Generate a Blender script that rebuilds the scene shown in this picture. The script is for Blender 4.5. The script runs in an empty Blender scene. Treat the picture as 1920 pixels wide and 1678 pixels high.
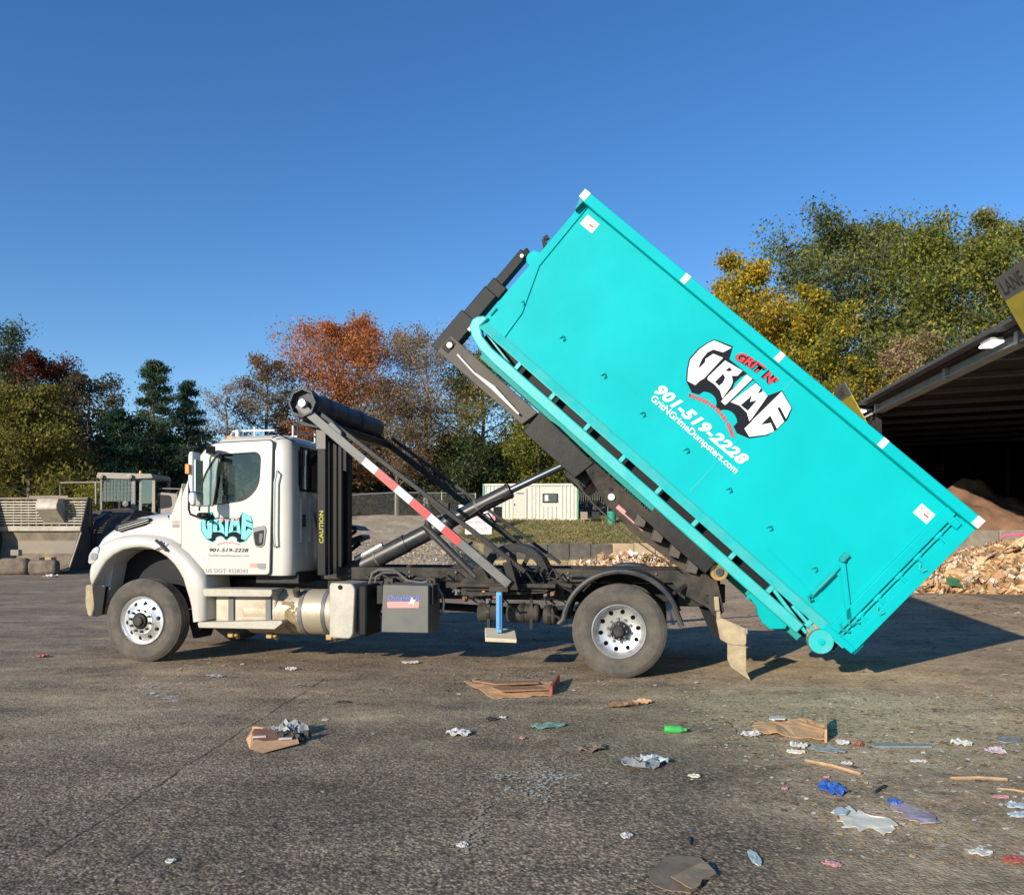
import bpy, bmesh, math, random
import numpy as np
from math import sin, cos, radians as R, pi
from mathutils import Matrix, Vector, noise as mnoise

scene = bpy.context.scene
C = scene.collection
# ---------------------------------------------------------------- camera, sky, sun, exposure
cd = bpy.data.cameras.new('camera'); cam = bpy.data.objects.new('camera', cd); C.objects.link(cam)
cam.location = (0, 0, 1.6); cam.rotation_euler = (R(90), 0, 0)
cd.sensor_width = 36; cd.lens = 28.125; cd.shift_y = 0.0854; cd.clip_start = .05; cd.clip_end = 6000
scene.camera = cam
SUN_EL, SUN_AZ = R(18.2), math.atan2(.8, .6)      # the light travels towards (+.6, +.8)
world = bpy.data.worlds.new('World'); scene.world = world; world.use_nodes = True
wn = world.node_tree; wn.nodes.clear()
wo = wn.nodes.new('ShaderNodeOutputWorld'); wb = wn.nodes.new('ShaderNodeBackground')
sky = wn.nodes.new('ShaderNodeTexSky'); sky.sky_type = 'NISHITA'; sky.sun_disc = False
sky.sun_elevation = SUN_EL
sun_from = Vector((-cos(SUN_AZ)*cos(SUN_EL), -sin(SUN_AZ)*cos(SUN_EL), sin(SUN_EL)))
sky.sun_rotation = math.atan2(sun_from.x, sun_from.y)
sky.altitude = 0; sky.air_density = 1.0; sky.dust_density = 0.0; sky.ozone_density = 3.0
wb.inputs[1].default_value = 0.14
hs = wn.nodes.new('ShaderNodeHueSaturation'); hs.inputs['Saturation'].default_value = 1.24; hs.inputs['Hue'].default_value = .508; hs.inputs['Value'].default_value = 1.04; wn.links.new(sky.outputs[0], hs.inputs['Color']); wn.links.new(hs.outputs[0], wb.inputs[0]); wn.links.new(wb.outputs[0], wo.inputs[0])
sl = bpy.data.lights.new('sun', 'SUN'); sl.energy = 5.0; sl.angle = R(.53); sl.color = (1, .90, .75)
so = bpy.data.objects.new('sun', sl); C.objects.link(so)
so.rotation_euler = (-sun_from).to_track_quat('-Z', 'Y').to_euler(); so.location = (-20, -20, 20)
scene.view_settings.view_transform = 'Standard'; scene.view_settings.look = 'None'
scene.view_settings.exposure = 0.22; scene.view_settings.gamma = 1; scene.view_settings.use_curve_mapping = False
scene.cycles.max_bounces = 7; scene.cycles.transparent_max_bounces = 12

# ---------------------------------------------------------------- materials
MATS = {}
def mat(name, col, rough=.6, metal=0, noise=0, nscale=6, dirt=0, dcol=(.22,.17,.11), dscale=2.5, dlow=None, bump=0, bscale=60,
        coat=0, spec=.5, emit=None, stretch=None, trans=0):
    m = bpy.data.materials.new(name); m.use_nodes = True; n = m.node_tree.nodes; l = m.node_tree.links
    b = n['Principled BSDF']; b.inputs['Roughness'].default_value = rough; b.inputs['Metallic'].default_value = metal
    b.inputs['Specular IOR Level'].default_value = spec; b.inputs['Coat Weight'].default_value = coat
    tc = n.new('ShaderNodeTexCoord'); src = tc.outputs['Object']
    if stretch:
        mp = n.new('ShaderNodeMapping'); mp.inputs['Scale'].default_value = stretch; l.new(src, mp.inputs[0]); src = mp.outputs[0]
    rgb = n.new('ShaderNodeRGB'); rgb.outputs[0].default_value = (*col, 1); cur = rgb.outputs[0]
    if noise:
        t = n.new('ShaderNodeTexNoise'); t.inputs['Scale'].default_value = nscale; t.inputs['Detail'].default_value = 6
        l.new(src, t.inputs[0])
        mr = n.new('ShaderNodeMapRange'); mr.inputs[1].default_value = .3; mr.inputs[2].default_value = .7
        mr.inputs[3].default_value = 1-noise; mr.inputs[4].default_value = 1+noise; l.new(t.outputs[0], mr.inputs[0])
        mx = n.new('ShaderNodeMix'); mx.data_type = 'RGBA'; mx.blend_type = 'MULTIPLY'; mx.inputs[0].default_value = 1
        l.new(cur, mx.inputs[6]); l.new(mr.outputs[0], mx.inputs[7]); cur = mx.outputs[2]
    if dirt:
        t = n.new('ShaderNodeTexNoise'); t.inputs['Scale'].default_value = dscale; t.inputs['Detail'].default_value = 8
        t.inputs['Roughness'].default_value = .7; l.new(src, t.inputs[0])
        mr = n.new('ShaderNodeMapRange'); mr.inputs[1].default_value = .42; mr.inputs[2].default_value = .68
        mr.inputs[3].default_value = 0; mr.inputs[4].default_value = dirt; l.new(t.outputs[0], mr.inputs[0]); f = mr.outputs[0]
        if dlow:          # road film: more dirt on the lower part of the thing
            sp = n.new('ShaderNodeSeparateXYZ'); l.new(src, sp.inputs[0])
            m2 = n.new('ShaderNodeMapRange'); m2.inputs[1].default_value = dlow[0]; m2.inputs[2].default_value = dlow[1]
            m2.inputs[3].default_value = dlow[2]; m2.inputs[4].default_value = 0; l.new(sp.outputs[2], m2.inputs[0])
            ad = n.new('ShaderNodeMath'); ad.operation = 'ADD'; ad.use_clamp = True; l.new(f, ad.inputs[0]); l.new(m2.outputs[0], ad.inputs[1]); f = ad.outputs[0]
        mx = n.new('ShaderNodeMix'); mx.data_type = 'RGBA'; mx.inputs[7].default_value = (*dcol, 1)
        l.new(f, mx.inputs[0]); l.new(cur, mx.inputs[6]); cur = mx.outputs[2]
        rm = n.new('ShaderNodeMapRange'); rm.inputs[3].default_value = rough; rm.inputs[4].default_value = .85
        l.new(f, rm.inputs[0]); l.new(rm.outputs[0], b.inputs['Roughness'])
    l.new(cur, b.inputs['Base Color'])
    if bump:
        t = n.new('ShaderNodeTexNoise'); t.inputs['Scale'].default_value = bscale; t.inputs['Detail'].default_value = 4; l.new(src, t.inputs[0])
        bp = n.new('ShaderNodeBump'); bp.inputs['Strength'].default_value = bump; bp.inputs['Distance'].default_value = .02
        l.new(t.outputs[0], bp.inputs['Height']); l.new(bp.outputs[0], b.inputs['Normal'])
    if emit:
        b.inputs['Emission Color'].default_value = (*emit[0], 1); b.inputs['Emission Strength'].default_value = emit[1]
    MATS[name] = m; return m
M = MATS
def glass(name, tint, refl=.12, haze=0, hcol=(.5,.6,.58)):
    m = bpy.data.materials.new(name); m.use_nodes = True; n = m.node_tree.nodes; l = m.node_tree.links; n.clear()
    o = n.new('ShaderNodeOutputMaterial'); t = n.new('ShaderNodeBsdfTransparent'); t.inputs[0].default_value = (*tint, 1)
    g = n.new('ShaderNodeBsdfGlossy'); g.inputs['Roughness'].default_value = .03
    fr = n.new('ShaderNodeFresnel'); fr.inputs[0].default_value = 1.5; mx = n.new('ShaderNodeMixShader')
    ad = n.new('ShaderNodeMath'); ad.operation = 'ADD'; ad.inputs[1].default_value = refl-.04; ad.use_clamp = True
    l.new(fr.outputs[0], ad.inputs[0]); l.new(ad.outputs[0], mx.inputs[0]); l.new(t.outputs[0], mx.inputs[1]); l.new(g.outputs[0], mx.inputs[2])
    d = n.new('ShaderNodeBsdfDiffuse'); d.inputs[0].default_value = (*hcol, 1); m2 = n.new('ShaderNodeMixShader')
    nz = n.new('ShaderNodeTexNoise'); nz.inputs['Scale'].default_value = 14; nz.inputs['Detail'].default_value = 6
    mr = n.new('ShaderNodeMapRange'); mr.inputs[1].default_value = .3; mr.inputs[2].default_value = .7; mr.inputs[3].default_value = haze*.7; mr.inputs[4].default_value = min(1, haze*1.3)
    l.new(nz.outputs[0], mr.inputs[0]); l.new(mr.outputs[0], m2.inputs[0]); l.new(mx.outputs[0], m2.inputs[1]); l.new(d.outputs[0], m2.inputs[2])
    l.new(m2.outputs[0], o.inputs[0]); MATS[name] = m; return m

mat('white_paint', (.58,.56,.51), .28, noise=.03, nscale=2, dirt=.16, dcol=(.42,.36,.26), dscale=3, dlow=(.6,1.5,.22), coat=.4)
mat('white_plain', (.76,.75,.72), .4)
mat('teal_paint', (.0,.445,.47), .5, noise=.06, nscale=1.3, dirt=.22, dcol=(.0,.38,.39), dscale=.8, bump=.45, bscale=1.3, spec=.12)
mat('teal_rail', (.02,.46,.46), .38, noise=.08, nscale=3, dirt=.28, dcol=(.22,.42,.36), dscale=5)
mat('teal_dark', (.005,.30,.29), .6)
mat('black_steel', (.020,.021,.022), .42, noise=.3, nscale=5, dirt=.3, dcol=(.085,.072,.055), dscale=3, bump=.1, bscale=40, spec=.22)
mat('clean_black', (.012,.013,.015), .5, noise=.1, spec=.2)
mat('dusty_steel', (.03,.029,.027), .65, noise=.35, nscale=7, dirt=.6, dcol=(.13,.105,.078), dscale=4, bump=.2, bscale=30, spec=.2)
mat('brown_steel', (.07,.062,.052), .6, noise=.2, nscale=5, dirt=.4, dcol=(.13,.11,.085), dscale=3)
mat('grey_steel', (.11,.115,.115), .5, noise=.15, nscale=5, dirt=.3, dcol=(.28,.25,.2))
mat('chrome', (.75,.76,.78), .16, 1)
mat('cylinder_black', (.03,.032,.034), .38, noise=.1, dirt=.2, dcol=(.16,.14,.1), dscale=3)
mat('rod_steel', (.10,.115,.135), .3, .7)
mat('aluminium', (.76,.76,.75), .3, .75, noise=.08, nscale=9, dirt=.35, dcol=(.4,.35,.27), dscale=6)
mat('tank_aluminium', (.44,.40,.33), .42, .35, noise=.15, nscale=4, dirt=.6, dcol=(.40,.31,.19), dscale=3, dlow=(.35,.75,.55), stretch=(1,1,1))
mat('tread_plate', (.40,.38,.33), .5, .3, noise=.08, nscale=30, dirt=.45, dcol=(.38,.32,.22), dscale=4, bump=.12, bscale=60)
mat('rubber', (.075,.068,.058), .85, noise=.25, nscale=9, dirt=.7, dcol=(.17,.14,.105), dscale=3, bump=.15, bscale=50)
mat('tread_rubber', (.028,.027,.026), .85, noise=.2, nscale=20, dirt=.4, dcol=(.1,.085,.06), dscale=4)
mat('black_plastic', (.03,.032,.035), .45, noise=.15, nscale=8, dirt=.35, dcol=(.17,.15,.12), dscale=3)
mat('interior', (.03,.028,.026), .8)
mat('seat_cloth', (.05,.048,.045), .9, noise=.2, nscale=20)
mat('red_tape', (.72,.03,.03), .35); mat('white_tape', (.72,.7,.68), .35)
mat('red_print', (.68,.03,.05), .5); mat('pale_red', (.75,.28,.26), .5); mat('white_print', (.74,.74,.71), .6, spec=.3)
mat('dark_print', (.012,.015,.02), .8, spec=.15); mat('turq_print', (.16,.68,.62), .5); mat('grey_print', (.22,.22,.22), .5)
mat('blue_print', (.12,.18,.6), .5); mat('yellow_print', (.38,.42,.03), .6)
mat('amber', (.85,.25,.03), .3); mat('lens', (.55,.56,.57), .12, .2, noise=.3, nscale=25)
mat('gold_steel', (.40,.27,.1), .4, .5, noise=.2, nscale=20, dirt=.4)
mat('tan_flap', (.42,.34,.21), .85, noise=.2, nscale=9, dirt=.7, dcol=(.25,.19,.12), dscale=7, bump=.1)
mat('blue_paint', (.09,.33,.66), .4, noise=.1, nscale=15, dirt=.1)
mat('box_grey', (.115,.118,.108), .55, noise=.12, nscale=6, dirt=.35, dcol=(.16,.14,.11), dscale=3); mat('pad_wood', (.68,.6,.43), .75, noise=.1, nscale=12, dirt=.3, dcol=(.4,.32,.2))
mat('tarp', (.028,.032,.04), .55, noise=.2, nscale=8, dirt=.2, dcol=(.09,.085,.08), bump=.3, bscale=12)
mat('stain_brown', (.27,.19,.10), .9, noise=.3, nscale=15); mat('rust', (.2,.1,.05), .8, noise=.3, nscale=20)
glass('clear_glass', (.72,.78,.76), .06, 0.0); glass('dark_glass', (.10,.12,.12), .16, .04, (.1,.12,.12)); glass('vent_glass', (.6,.7,.68), .15, .5, (.42,.55,.52))
glass('screen_glass', (.22,.3,.33), .2, .08, (.12,.17,.2))

# ---------------------------------------------------------------- mesh helpers
class MB:
    def __init__(s): s.v = []; s.f = []
    def add(s, vs, fs):
        k = len(s.v); s.v += [tuple(p) for p in vs]; s.f += [tuple(i+k for i in q) for q in fs]; return s
    def box(s, x0, x1, y0, y1, z0, z1):
        x0, x1 = min(x0,x1), max(x0,x1); y0, y1 = min(y0,y1), max(y0,y1); z0, z1 = min(z0,z1), max(z0,z1)
        v = [(x,y,z) for x in (x0,x1) for y in (y0,y1) for z in (z0,z1)]
        return s.add(v, [(0,1,3,2),(4,6,7,5),(0,4,5,1),(2,3,7,6),(0,2,6,4),(1,5,7,3)])
    def prism(s, poly, y0, y1, ax='y'):
        n = len(poly)
        def P(a, b, t): return {'y': (a,t,b), 'x': (t,a,b), 'z': (a,b,t)}[ax]
        v = [P(a,b,y0) for a,b in poly] + [P(a,b,y1) for a,b in poly]
        return s.add(v, [tuple(range(n))[::-1], tuple(range(n,2*n))] + [(i,(i+1)%n,n+(i+1)%n,n+i) for i in range(n)])
    def frame(s, d):
        d = Vector(d).normalized(); a = Vector((0,0,1)) if abs(d.z) < .9 else Vector((1,0,0))
        u = d.cross(a).normalized(); return u, d.cross(u).normalized()
    def cyl(s, p0, p1, r, r2=None, n=16, cap=True):
        p0, p1 = Vector(p0), Vector(p1); r2 = r if r2 is None else r2; u, w = s.frame(p1-p0)
        v = [p + (u*cos(2*pi*i/n) + w*sin(2*pi*i/n))*q for p, q in ((p0,r),(p1,r2)) for i in range(n)]
        f = [(i,(i+1)%n,n+(i+1)%n,n+i) for i in range(n)]
        if cap: f += [tuple(range(n))[::-1], tuple(range(n,2*n))]
        return s.add(v, f)
    def tube(s, pts, r, n=8):
        pts = [Vector(p) for p in pts]; k = len(s.v); rs = r if isinstance(r, (list,tuple)) else [r]*len(pts); a = None
        for i, p in enumerate(pts):
            d = (pts[min(i+1,len(pts)-1)] - pts[max(i-1,0)]).normalized()
            if a is None: u, w = s.frame(d)
            else: u = (a - d*a.dot(d)).normalized(); w = d.cross(u)
            a = u
            s.v += [tuple(p + (u*cos(2*pi*j/n) + w*sin(2*pi*j/n))*rs[i]) for j in range(n)]
        m = len(pts)
        s.f += [(k+i*n+j, k+i*n+(j+1)%n, k+(i+1)*n+(j+1)%n, k+(i+1)*n+j) for i in range(m-1) for j in range(n)]
        s.f += [tuple(k+j for j in range(n))[::-1], tuple(k+(m-1)*n+j for j in range(n))]; return s
    def bar(s, p0, p1, wy, wt):        # rectangular bar between two points: wy across (y), wt in the xz plane
        p0, p1 = Vector(p0), Vector(p1); d = (p1-p0).normalized(); y = Vector((0,1,0)); t = d.cross(y).normalized(); y = t.cross(d).normalized()
        v = [p + y*a*wy/2 + t*b*wt/2 for p in (p0,p1) for a,b in ((-1,-1),(1,-1),(1,1),(-1,1))]
        return s.add(v, [(3,2,1,0),(4,5,6,7),(0,1,5,4),(1,2,6,5),(2,3,7,6),(3,0,4,7)])
    def lathe(s, prof, c, n=32, ax='y', closed=False):     # prof: (radius, offset along the axis)
        k = len(s.v); m = len(prof)
        for r, t in prof:
            for j in range(n):
                a = 2*pi*j/n
                s.v.append({'y': (c[0]+r*cos(a), c[1]+t, c[2]+r*sin(a)), 'z': (c[0]+r*cos(a), c[1]+r*sin(a), c[2]+t), 'x': (c[0]+t, c[1]+r*cos(a), c[2]+r*sin(a))}[ax])
        for i in range(m if closed else m-1):
            i2 = (i+1) % m
            s.f += [(k+i*n+j, k+i*n+(j+1)%n, k+i2*n+(j+1)%n, k+i2*n+j) for j in range(n)]
        if not closed:
            if prof[0][0] > 1e-4: s.f.append(tuple(k+j for j in range(n))[::-1])
            if prof[-1][0] > 1e-4: s.f.append(tuple(k+(m-1)*n+j for j in range(n)))
        return s
    def mesh(s, name):
        me = bpy.data.meshes.new(name); me.from_pydata(s.v, [], s.f); me.update()
        bm = bmesh.new(); bm.from_mesh(me); bmesh.ops.recalc_face_normals(bm, faces=bm.faces); bm.to_mesh(me); bm.free(); return me
    def build(s, name, m, parent=None, bevel=0, smooth=False, angle=35, seg=2):
        return obj(name, s.mesh(name), m, parent, bevel, smooth, angle, seg)
def obj(name, me, m, parent=None, bevel=0, smooth=False, angle=35, seg=2):
    o = bpy.data.objects.new(name, me); C.objects.link(o)
    if m is not None:
        me.materials.clear(); me.materials.append(M[m] if isinstance(m, str) else m)
    if parent is not None: o.parent = parent
    if bevel:
        b = o.modifiers.new('bevel', 'BEVEL'); b.width = bevel; b.segments = seg; b.limit_method = 'ANGLE'; b.angle_limit = R(angle); smooth = True
    if smooth:
        for p in me.polygons: p.use_smooth = True
        try: me.set_sharp_from_angle(angle=R(angle if not bevel else 40))
        except Exception: pass
    return o
def empty(name, loc=(0,0,0), rz=0):
    o = bpy.data.objects.new(name, None); C.objects.link(o); o.location = loc; o.rotation_euler = (0,0,rz); o.empty_display_size = .2; return o
def tag(o, label=None, cat=None, group=None, kind=None):
    if label: o['label'] = label
    if cat: o['category'] = cat
    if group: o['group'] = group
    if kind: o['kind'] = kind
    return o
def copy_tree(o, parent=None):
    c = o.copy(); C.objects.link(c)
    if parent is not None: c.parent = parent
    for ch in list(o.children): copy_tree(ch, c)
    return c
def evaluated(o):
    dg = bpy.context.evaluated_depsgraph_get(); dg.update()
    return bpy.data.meshes.new_from_object(o.evaluated_get(dg))
def cut(o, cutters, keep_bevel=False):
    for c in cutters:
        b = o.modifiers.new('cut', 'BOOLEAN'); b.operation = 'DIFFERENCE'; b.object = c; b.solver = 'EXACT'
    me = evaluated(o); old = o.data; o.modifiers.clear(); o.data = me
    for c in cutters: bpy.data.objects.remove(c, do_unlink=True)
    return o
def rounded(poly, r, n=4):
    out = []; N = len(poly)
    rs = r if isinstance(r, (list, tuple)) else [r]*N
    for i in range(N):
        p = Vector(poly[i]); a = Vector(poly[i-1]); b = Vector(poly[(i+1)%N]); da, db = a-p, b-p
        t = min(rs[i], da.length*.48, db.length*.48); pa, pb = p+da.normalized()*t, p+db.normalized()*t
        for k in range(n+1):
            f = k/n; q = pa.lerp(p, f).lerp(p.lerp(pb, f), f); out.append((q.x, q.y))
    return out
def plate(name, m, parent, outer, holes, y0, y1, bevel=0):       # polygon with holes in the xz plane, y0..y1 thick
    cu = bpy.data.curves.new(name, 'CURVE'); cu.dimensions = '2D'; cu.fill_mode = 'BOTH'
    for pl in [outer]+holes:
        s = cu.splines.new('POLY'); s.points.add(len(pl)-1); s.use_cyclic_u = True
        for i, (a, b) in enumerate(pl): s.points[i].co = (a, b, 0, 1)
    cu.extrude = max(1e-4, (y1-y0)/2 - bevel); cu.bevel_depth = bevel; cu.bevel_resolution = 1; cu.offset = -bevel
    t = bpy.data.objects.new('tmp', cu); C.objects.link(t); me = evaluated(t); bpy.data.objects.remove(t, do_unlink=True)
    me.transform(Matrix.Translation((0,(y0+y1)/2,0)) @ Matrix.Rotation(R(90),4,'X')); me.name = name
    return obj(name, me, m, parent)
def text(name, s, m, parent, x, z, width, height, y, shear=0, offset=0, warp=None, space=1, rot=0, thick=.0008):
    cu = bpy.data.curves.new(name, 'FONT'); cu.body = s; cu.shear = shear; cu.offset = offset; cu.size = 1; cu.space_character = space; cu.resolution_u = 3
    t = bpy.data.objects.new('tmp', cu); C.objects.link(t); me = evaluated(t); bpy.data.objects.remove(t, do_unlink=True)
    n = len(me.vertices); co = np.empty(n*3); me.vertices.foreach_get('co', co); co = co.reshape(-1,3)
    lo, hi = co.min(0), co.max(0); u = (co[:,0]-lo[0])/(hi[0]-lo[0]); v = (co[:,1]-lo[1])/(hi[1]-lo[1])
    X = u*width; Z = v*height
    if warp is not None: X, Z = warp(u, v, X, Z)
    c, q = cos(rot), sin(rot)
    co[:,0] = x + X*c - Z*q; co[:,2] = z + X*q + Z*c; co[:,1] = y
    me.vertices.foreach_set('co', co.reshape(-1)); me.update(); me.name = name
    return obj(name, me, m, parent)
def patch(name, m, parent, poly, y):
    me = bpy.data.meshes.new(name); me.from_pydata([(a,y,b) for a,b in poly], [], [tuple(range(len(poly)))]); me.update(); return obj(name, me, m, parent)

# ================================================================ THE SETTING
def ground_material():
    m = bpy.data.materials.new('asphalt'); m.use_nodes = True; n = m.node_tree.nodes; l = m.node_tree.links; b = n['Principled BSDF']
    b.inputs['Roughness'].default_value = .88; b.inputs['Specular IOR Level'].default_value = .25
    geo = n.new('ShaderNodeNewGeometry'); pos = geo.outputs['Position']
    def noise(scale, det=6, rough=.6, stretch=None, rot=0):
        src = pos
        if stretch:
            mp = n.new('ShaderNodeMapping'); mp.inputs['Scale'].default_value = stretch; mp.inputs['Rotation'].default_value = (0,0,rot); l.new(pos, mp.inputs[0]); src = mp.outputs[0]
        t = n.new('ShaderNodeTexNoise'); t.inputs['Scale'].default_value = scale; t.inputs['Detail'].default_value = det; t.inputs['Roughness'].default_value = rough
        l.new(src, t.inputs[0]); return t.outputs[0]
    def rng(s, a, b_, c=0, d=1, smooth=False):
        r = n.new('ShaderNodeMapRange'); r.inputs[1].default_value = a; r.inputs[2].default_value = b_; r.inputs[3].default_value = c; r.inputs[4].default_value = d
        if smooth: r.interpolation_type = 'SMOOTHSTEP'
        l.new(s, r.inputs[0]); return r.outputs[0]
    def mix(f, a, c, mode='MIX'):
        x = n.new('ShaderNodeMix'); x.data_type = 'RGBA'; x.blend_type = mode
        if isinstance(f, float): x.inputs[0].default_value = f
        else: l.new(f, x.inputs[0])
        for k, s in ((6,a),(7,c)):
            if isinstance(s, tuple): x.inputs[k].default_value = (*s,1)
            else: l.new(s, x.inputs[k])
        return x.outputs[2]
    def mth(op, a, c=None, clamp=False):
        x = n.new('ShaderNodeMath'); x.operation = op; x.use_clamp = clamp
        for k, s in ((0,a),(1,c)):
            if s is None: continue
            if isinstance(s, (int,float)): x.inputs[k].default_value = s
            else: l.new(s, x.inputs[k])
        return x.outputs[0]
    sp = n.new('ShaderNodeSeparateXYZ'); l.new(pos, sp.inputs[0]); X, Y = sp.outputs[0], sp.outputs[1]
    # aggregate: pale and dark stones in a dark binder
    vo = n.new('ShaderNodeTexVoronoi'); vo.inputs['Scale'].default_value = 58; vo.inputs['Randomness'].default_value = 1; l.new(pos, vo.inputs[0])
    cs = n.new('ShaderNodeSeparateColor'); l.new(vo.outputs['Color'], cs.inputs[0])
    stone = rng(cs.outputs[0], 0, 1, .55, 1.5)
    gap = rng(vo.outputs['Distance'], .25, .75, 1, .42)
    agg = mth('MULTIPLY', stone, gap)
    blot = mth('MULTIPLY', rng(noise(30, 3, .6), .38, .60, .5, 1.22), rng(noise(11, 3, .6), .35, .65, .82, 1.15))
    base = mix(rng(noise(.45,5), .35, .65), (.31,.24,.165), (.43,.335,.23))
    col = mix(1.0, base, mix(1.0, (1.,1.,1.), agg, 'MULTIPLY'), 'MULTIPLY')
    col = mix(1.0, col, blot, 'MULTIPLY')
    # tyre-swept dust bands running with the truck
    band = rng(noise(1.5, 9, .75, (.55,1.3,1), R(11)), .36, .70)
    nearY = rng(Y, 4.8, 7.5, 0, 1, True)
    dirtmask = mth('MULTIPLY', band, mth('ADD', mth('MULTIPLY', nearY, .62), .16))
    right = rng(mth('ADD', mth('MULTIPLY', X, 1.0), mth('MULTIPLY', noise(.9,5), 2.2)), 2.1, 3.4, 0, 1, True)
    dirtmask = mth('ADD', dirtmask, mth('MULTIPLY', right, rng(noise(4,9,.78), .30, .58, .12, .95)), True)
    dirt = mix(rng(noise(16,6,.7), .35, .65), (.42,.31,.19), (.66,.50,.32))
    col = mix(dirtmask, col, dirt)
    # worn diagonal tracks and large tonal drift
    trk = rng(noise(1.1,8,.75,(.6,1.5,1), R(-38)), .36, .64, .76, 1.15); col = mix(1.0, col, trk, 'MULTIPLY')
    drift = rng(noise(.35,6,.75), .36, .64, .74, 1.2); col = mix(1.0, col, drift, 'MULTIPLY')
    fine = rng(noise(3.2,8,.8), .35, .65, .8, 1.18); col = mix(1.0, col, fine, 'MULTIPLY')
    # oil-dark patches and pale scuffs
    col = mix(mth('MULTIPLY', rng(noise(.9,6,.65), .54, .70), .5), col, (.05,.047,.045))
    col = mix(mth('MULTIPLY', rng(noise(6,8,.8), .60, .74), .5), col, (.34,.31,.27))
    # straw scattered beyond the litter line on the right
    st = mth('MULTIPLY', rng(noise(9,8,.8,(.6,3,1)), .5, .62), mth('MULTIPLY', rng(Y, 5.2, 5.9, 0, 1, True), mth('MULTIPLY', rng(Y, 7.0, 8.2, 1, 0, True), rng(X, 1.5, 2.6, 0, 1, True))))
    col = mix(st, col, (.42,.35,.2))
    # cracks: straight joint lines that wander
    def crack(a, c, w, seed):
        dx, dy = c[0]-a[0], c[1]-a[1]; L = math.hypot(dx,dy); nx, ny = -dy/L, dx/L
        wob = mth('MULTIPLY', mth('SUBTRACT', noise(2.2+seed, 6, .7), .5), .16)
        d = mth('ADD', mth('ADD', mth('MULTIPLY', X, nx), mth('MULTIPLY', Y, ny)), -(a[0]*nx+a[1]*ny)); d = mth('ABSOLUTE', mth('ADD', d, wob))
        t = mth('ADD', mth('ADD', mth('MULTIPLY', X, dx/L), mth('MULTIPLY', Y, dy/L)), -(a[0]*dx/L+a[1]*dy/L))
        inside = mth('MULTIPLY', rng(t, 0, .2), rng(t, L-.3, L, 1, 0)); br = rng(noise(3.5,5,.7), .36, .5)
        return mth('MULTIPLY', mth('MULTIPLY', rng(d, w*.4, w, 1, 0), inside), br)
    cr = mth('MAXIMUM', mth('MAXIMUM', crack((-2.336,3.768), (-2.076,9.160), .016, 0), crack((1.831,7.229), (1.854,6.045), .014, .7)), crack((-1.796,3.545), (-1.896,4.309), .01, .3))
    col = mix(mth('MULTIPLY', cr, .75), col, (.02,.019,.018))
    l.new(col, b.inputs['Base Color'])
    bp = n.new('ShaderNodeBump'); bp.inputs['Strength'].default_value = .55; bp.inputs['Distance'].default_value = .012
    hh = mth('ADD', mth('MULTIPLY', gap, .7), mth('MULTIPLY', noise(22,5,.7), 1.4)); l.new(hh, bp.inputs['Height']); l.new(bp.outputs[0], b.inputs['Normal'])
    return m
g = MB(); xs = [-3000,-300,-60,-30,0,30,60,300,3000]; ys = [-300,-40,0,20,40,60,300,3000]
g.add([(x,y,0) for y in ys for x in xs], [(j*9+i,j*9+i+1,(j+1)*9+i+1,(j+1)*9+i) for j in range(len(ys)-1) for i in range(8)])
yard = obj('yard_asphalt', g.mesh('yard'), ground_material()); tag(yard, kind='structure')

def smooth(a, b, t): t = max(0., min(1., (t-a)/(b-a))); return t*t*(3-2*t)
WALL_Y = 45.0
def height(x, y):
    k = smooth(-14.5, -11, x) * (1-smooth(17, 22, x)*0)        # left of -14.5 the yard runs on to the trees
    hl = 3.0*max(0, min(1, (y-33)/23.))
    hr = 0. if y < WALL_Y else 1.1 + (y-WALL_Y)/8.*1.45 if y < 53 else 2.55 + min(.6, (y-53)*.1)
    m = smooth(-3.2, -1.6, x); hm = hl*(1-m) + hr*m
    hw = 2.6*smooth(46, 62, y)
    r = smooth(9.5, 11.5, x); hm = hm*(1-r) + hw*r
    h = hm*k + hw*(1-k)
    return h + (.10*mnoise.noise((x*.5,y*.5,0)) + .05*mnoise.noise((x*1.7,y*1.7,3)))*min(1, h*2)
m = bpy.data.materials.new('bank_soil'); m.use_nodes = True; n = m.node_tree.nodes; l = m.node_tree.links; b = n['Principled BSDF']; b.inputs['Roughness'].default_value = .95
geo = n.new('ShaderNodeNewGeometry'); sp = n.new('ShaderNodeSeparateXYZ'); l.new(geo.outputs[0], sp.inputs[0])
def nz(scale, st=None):
    t = n.new('ShaderNodeTexNoise'); t.inputs['Scale'].default_value = scale; t.inputs['Detail'].default_value = 8; t.inputs['Roughness'].default_value = .7
    mp = n.new('ShaderNodeMapping'); mp.inputs['Scale'].default_value = st or (1,1,1); l.new(geo.outputs[0], mp.inputs[0]); l.new(mp.outputs[0], t.inputs[0]); return t.outputs[0]
def mr(s, a, c, d=0, e=1):
    r = n.new('ShaderNodeMapRange'); r.inputs[1].default_value = a; r.inputs[2].default_value = c; r.inputs[3].default_value = d; r.inputs[4].default_value = e; l.new(s, r.inputs[0]); return r.outputs[0]
def mx(f, a, c):
    x = n.new('ShaderNodeMix'); x.data_type = 'RGBA'; l.new(f, x.inputs[0])
    for k, s in ((6,a),(7,c)):
        if isinstance(s, tuple): x.inputs[k].default_value = (*s,1)
        else: l.new(s, x.inputs[k])
    return x.outputs[2]
soil = mx(mr(nz(1.2,(1,1,2)), .38,.62), (.38,.29,.19), (.56,.46,.33)); soil = mx(mr(nz(4), .5,.7), soil, (.2,.15,.1))
grass = mx(mr(nz(.8,(1,.5,1)), .42,.58), (.42,.31,.15), (.22,.24,.075)); grass = mx(mr(nz(5), .55,.7,0,.6), grass, (.42,.34,.17))
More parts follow.
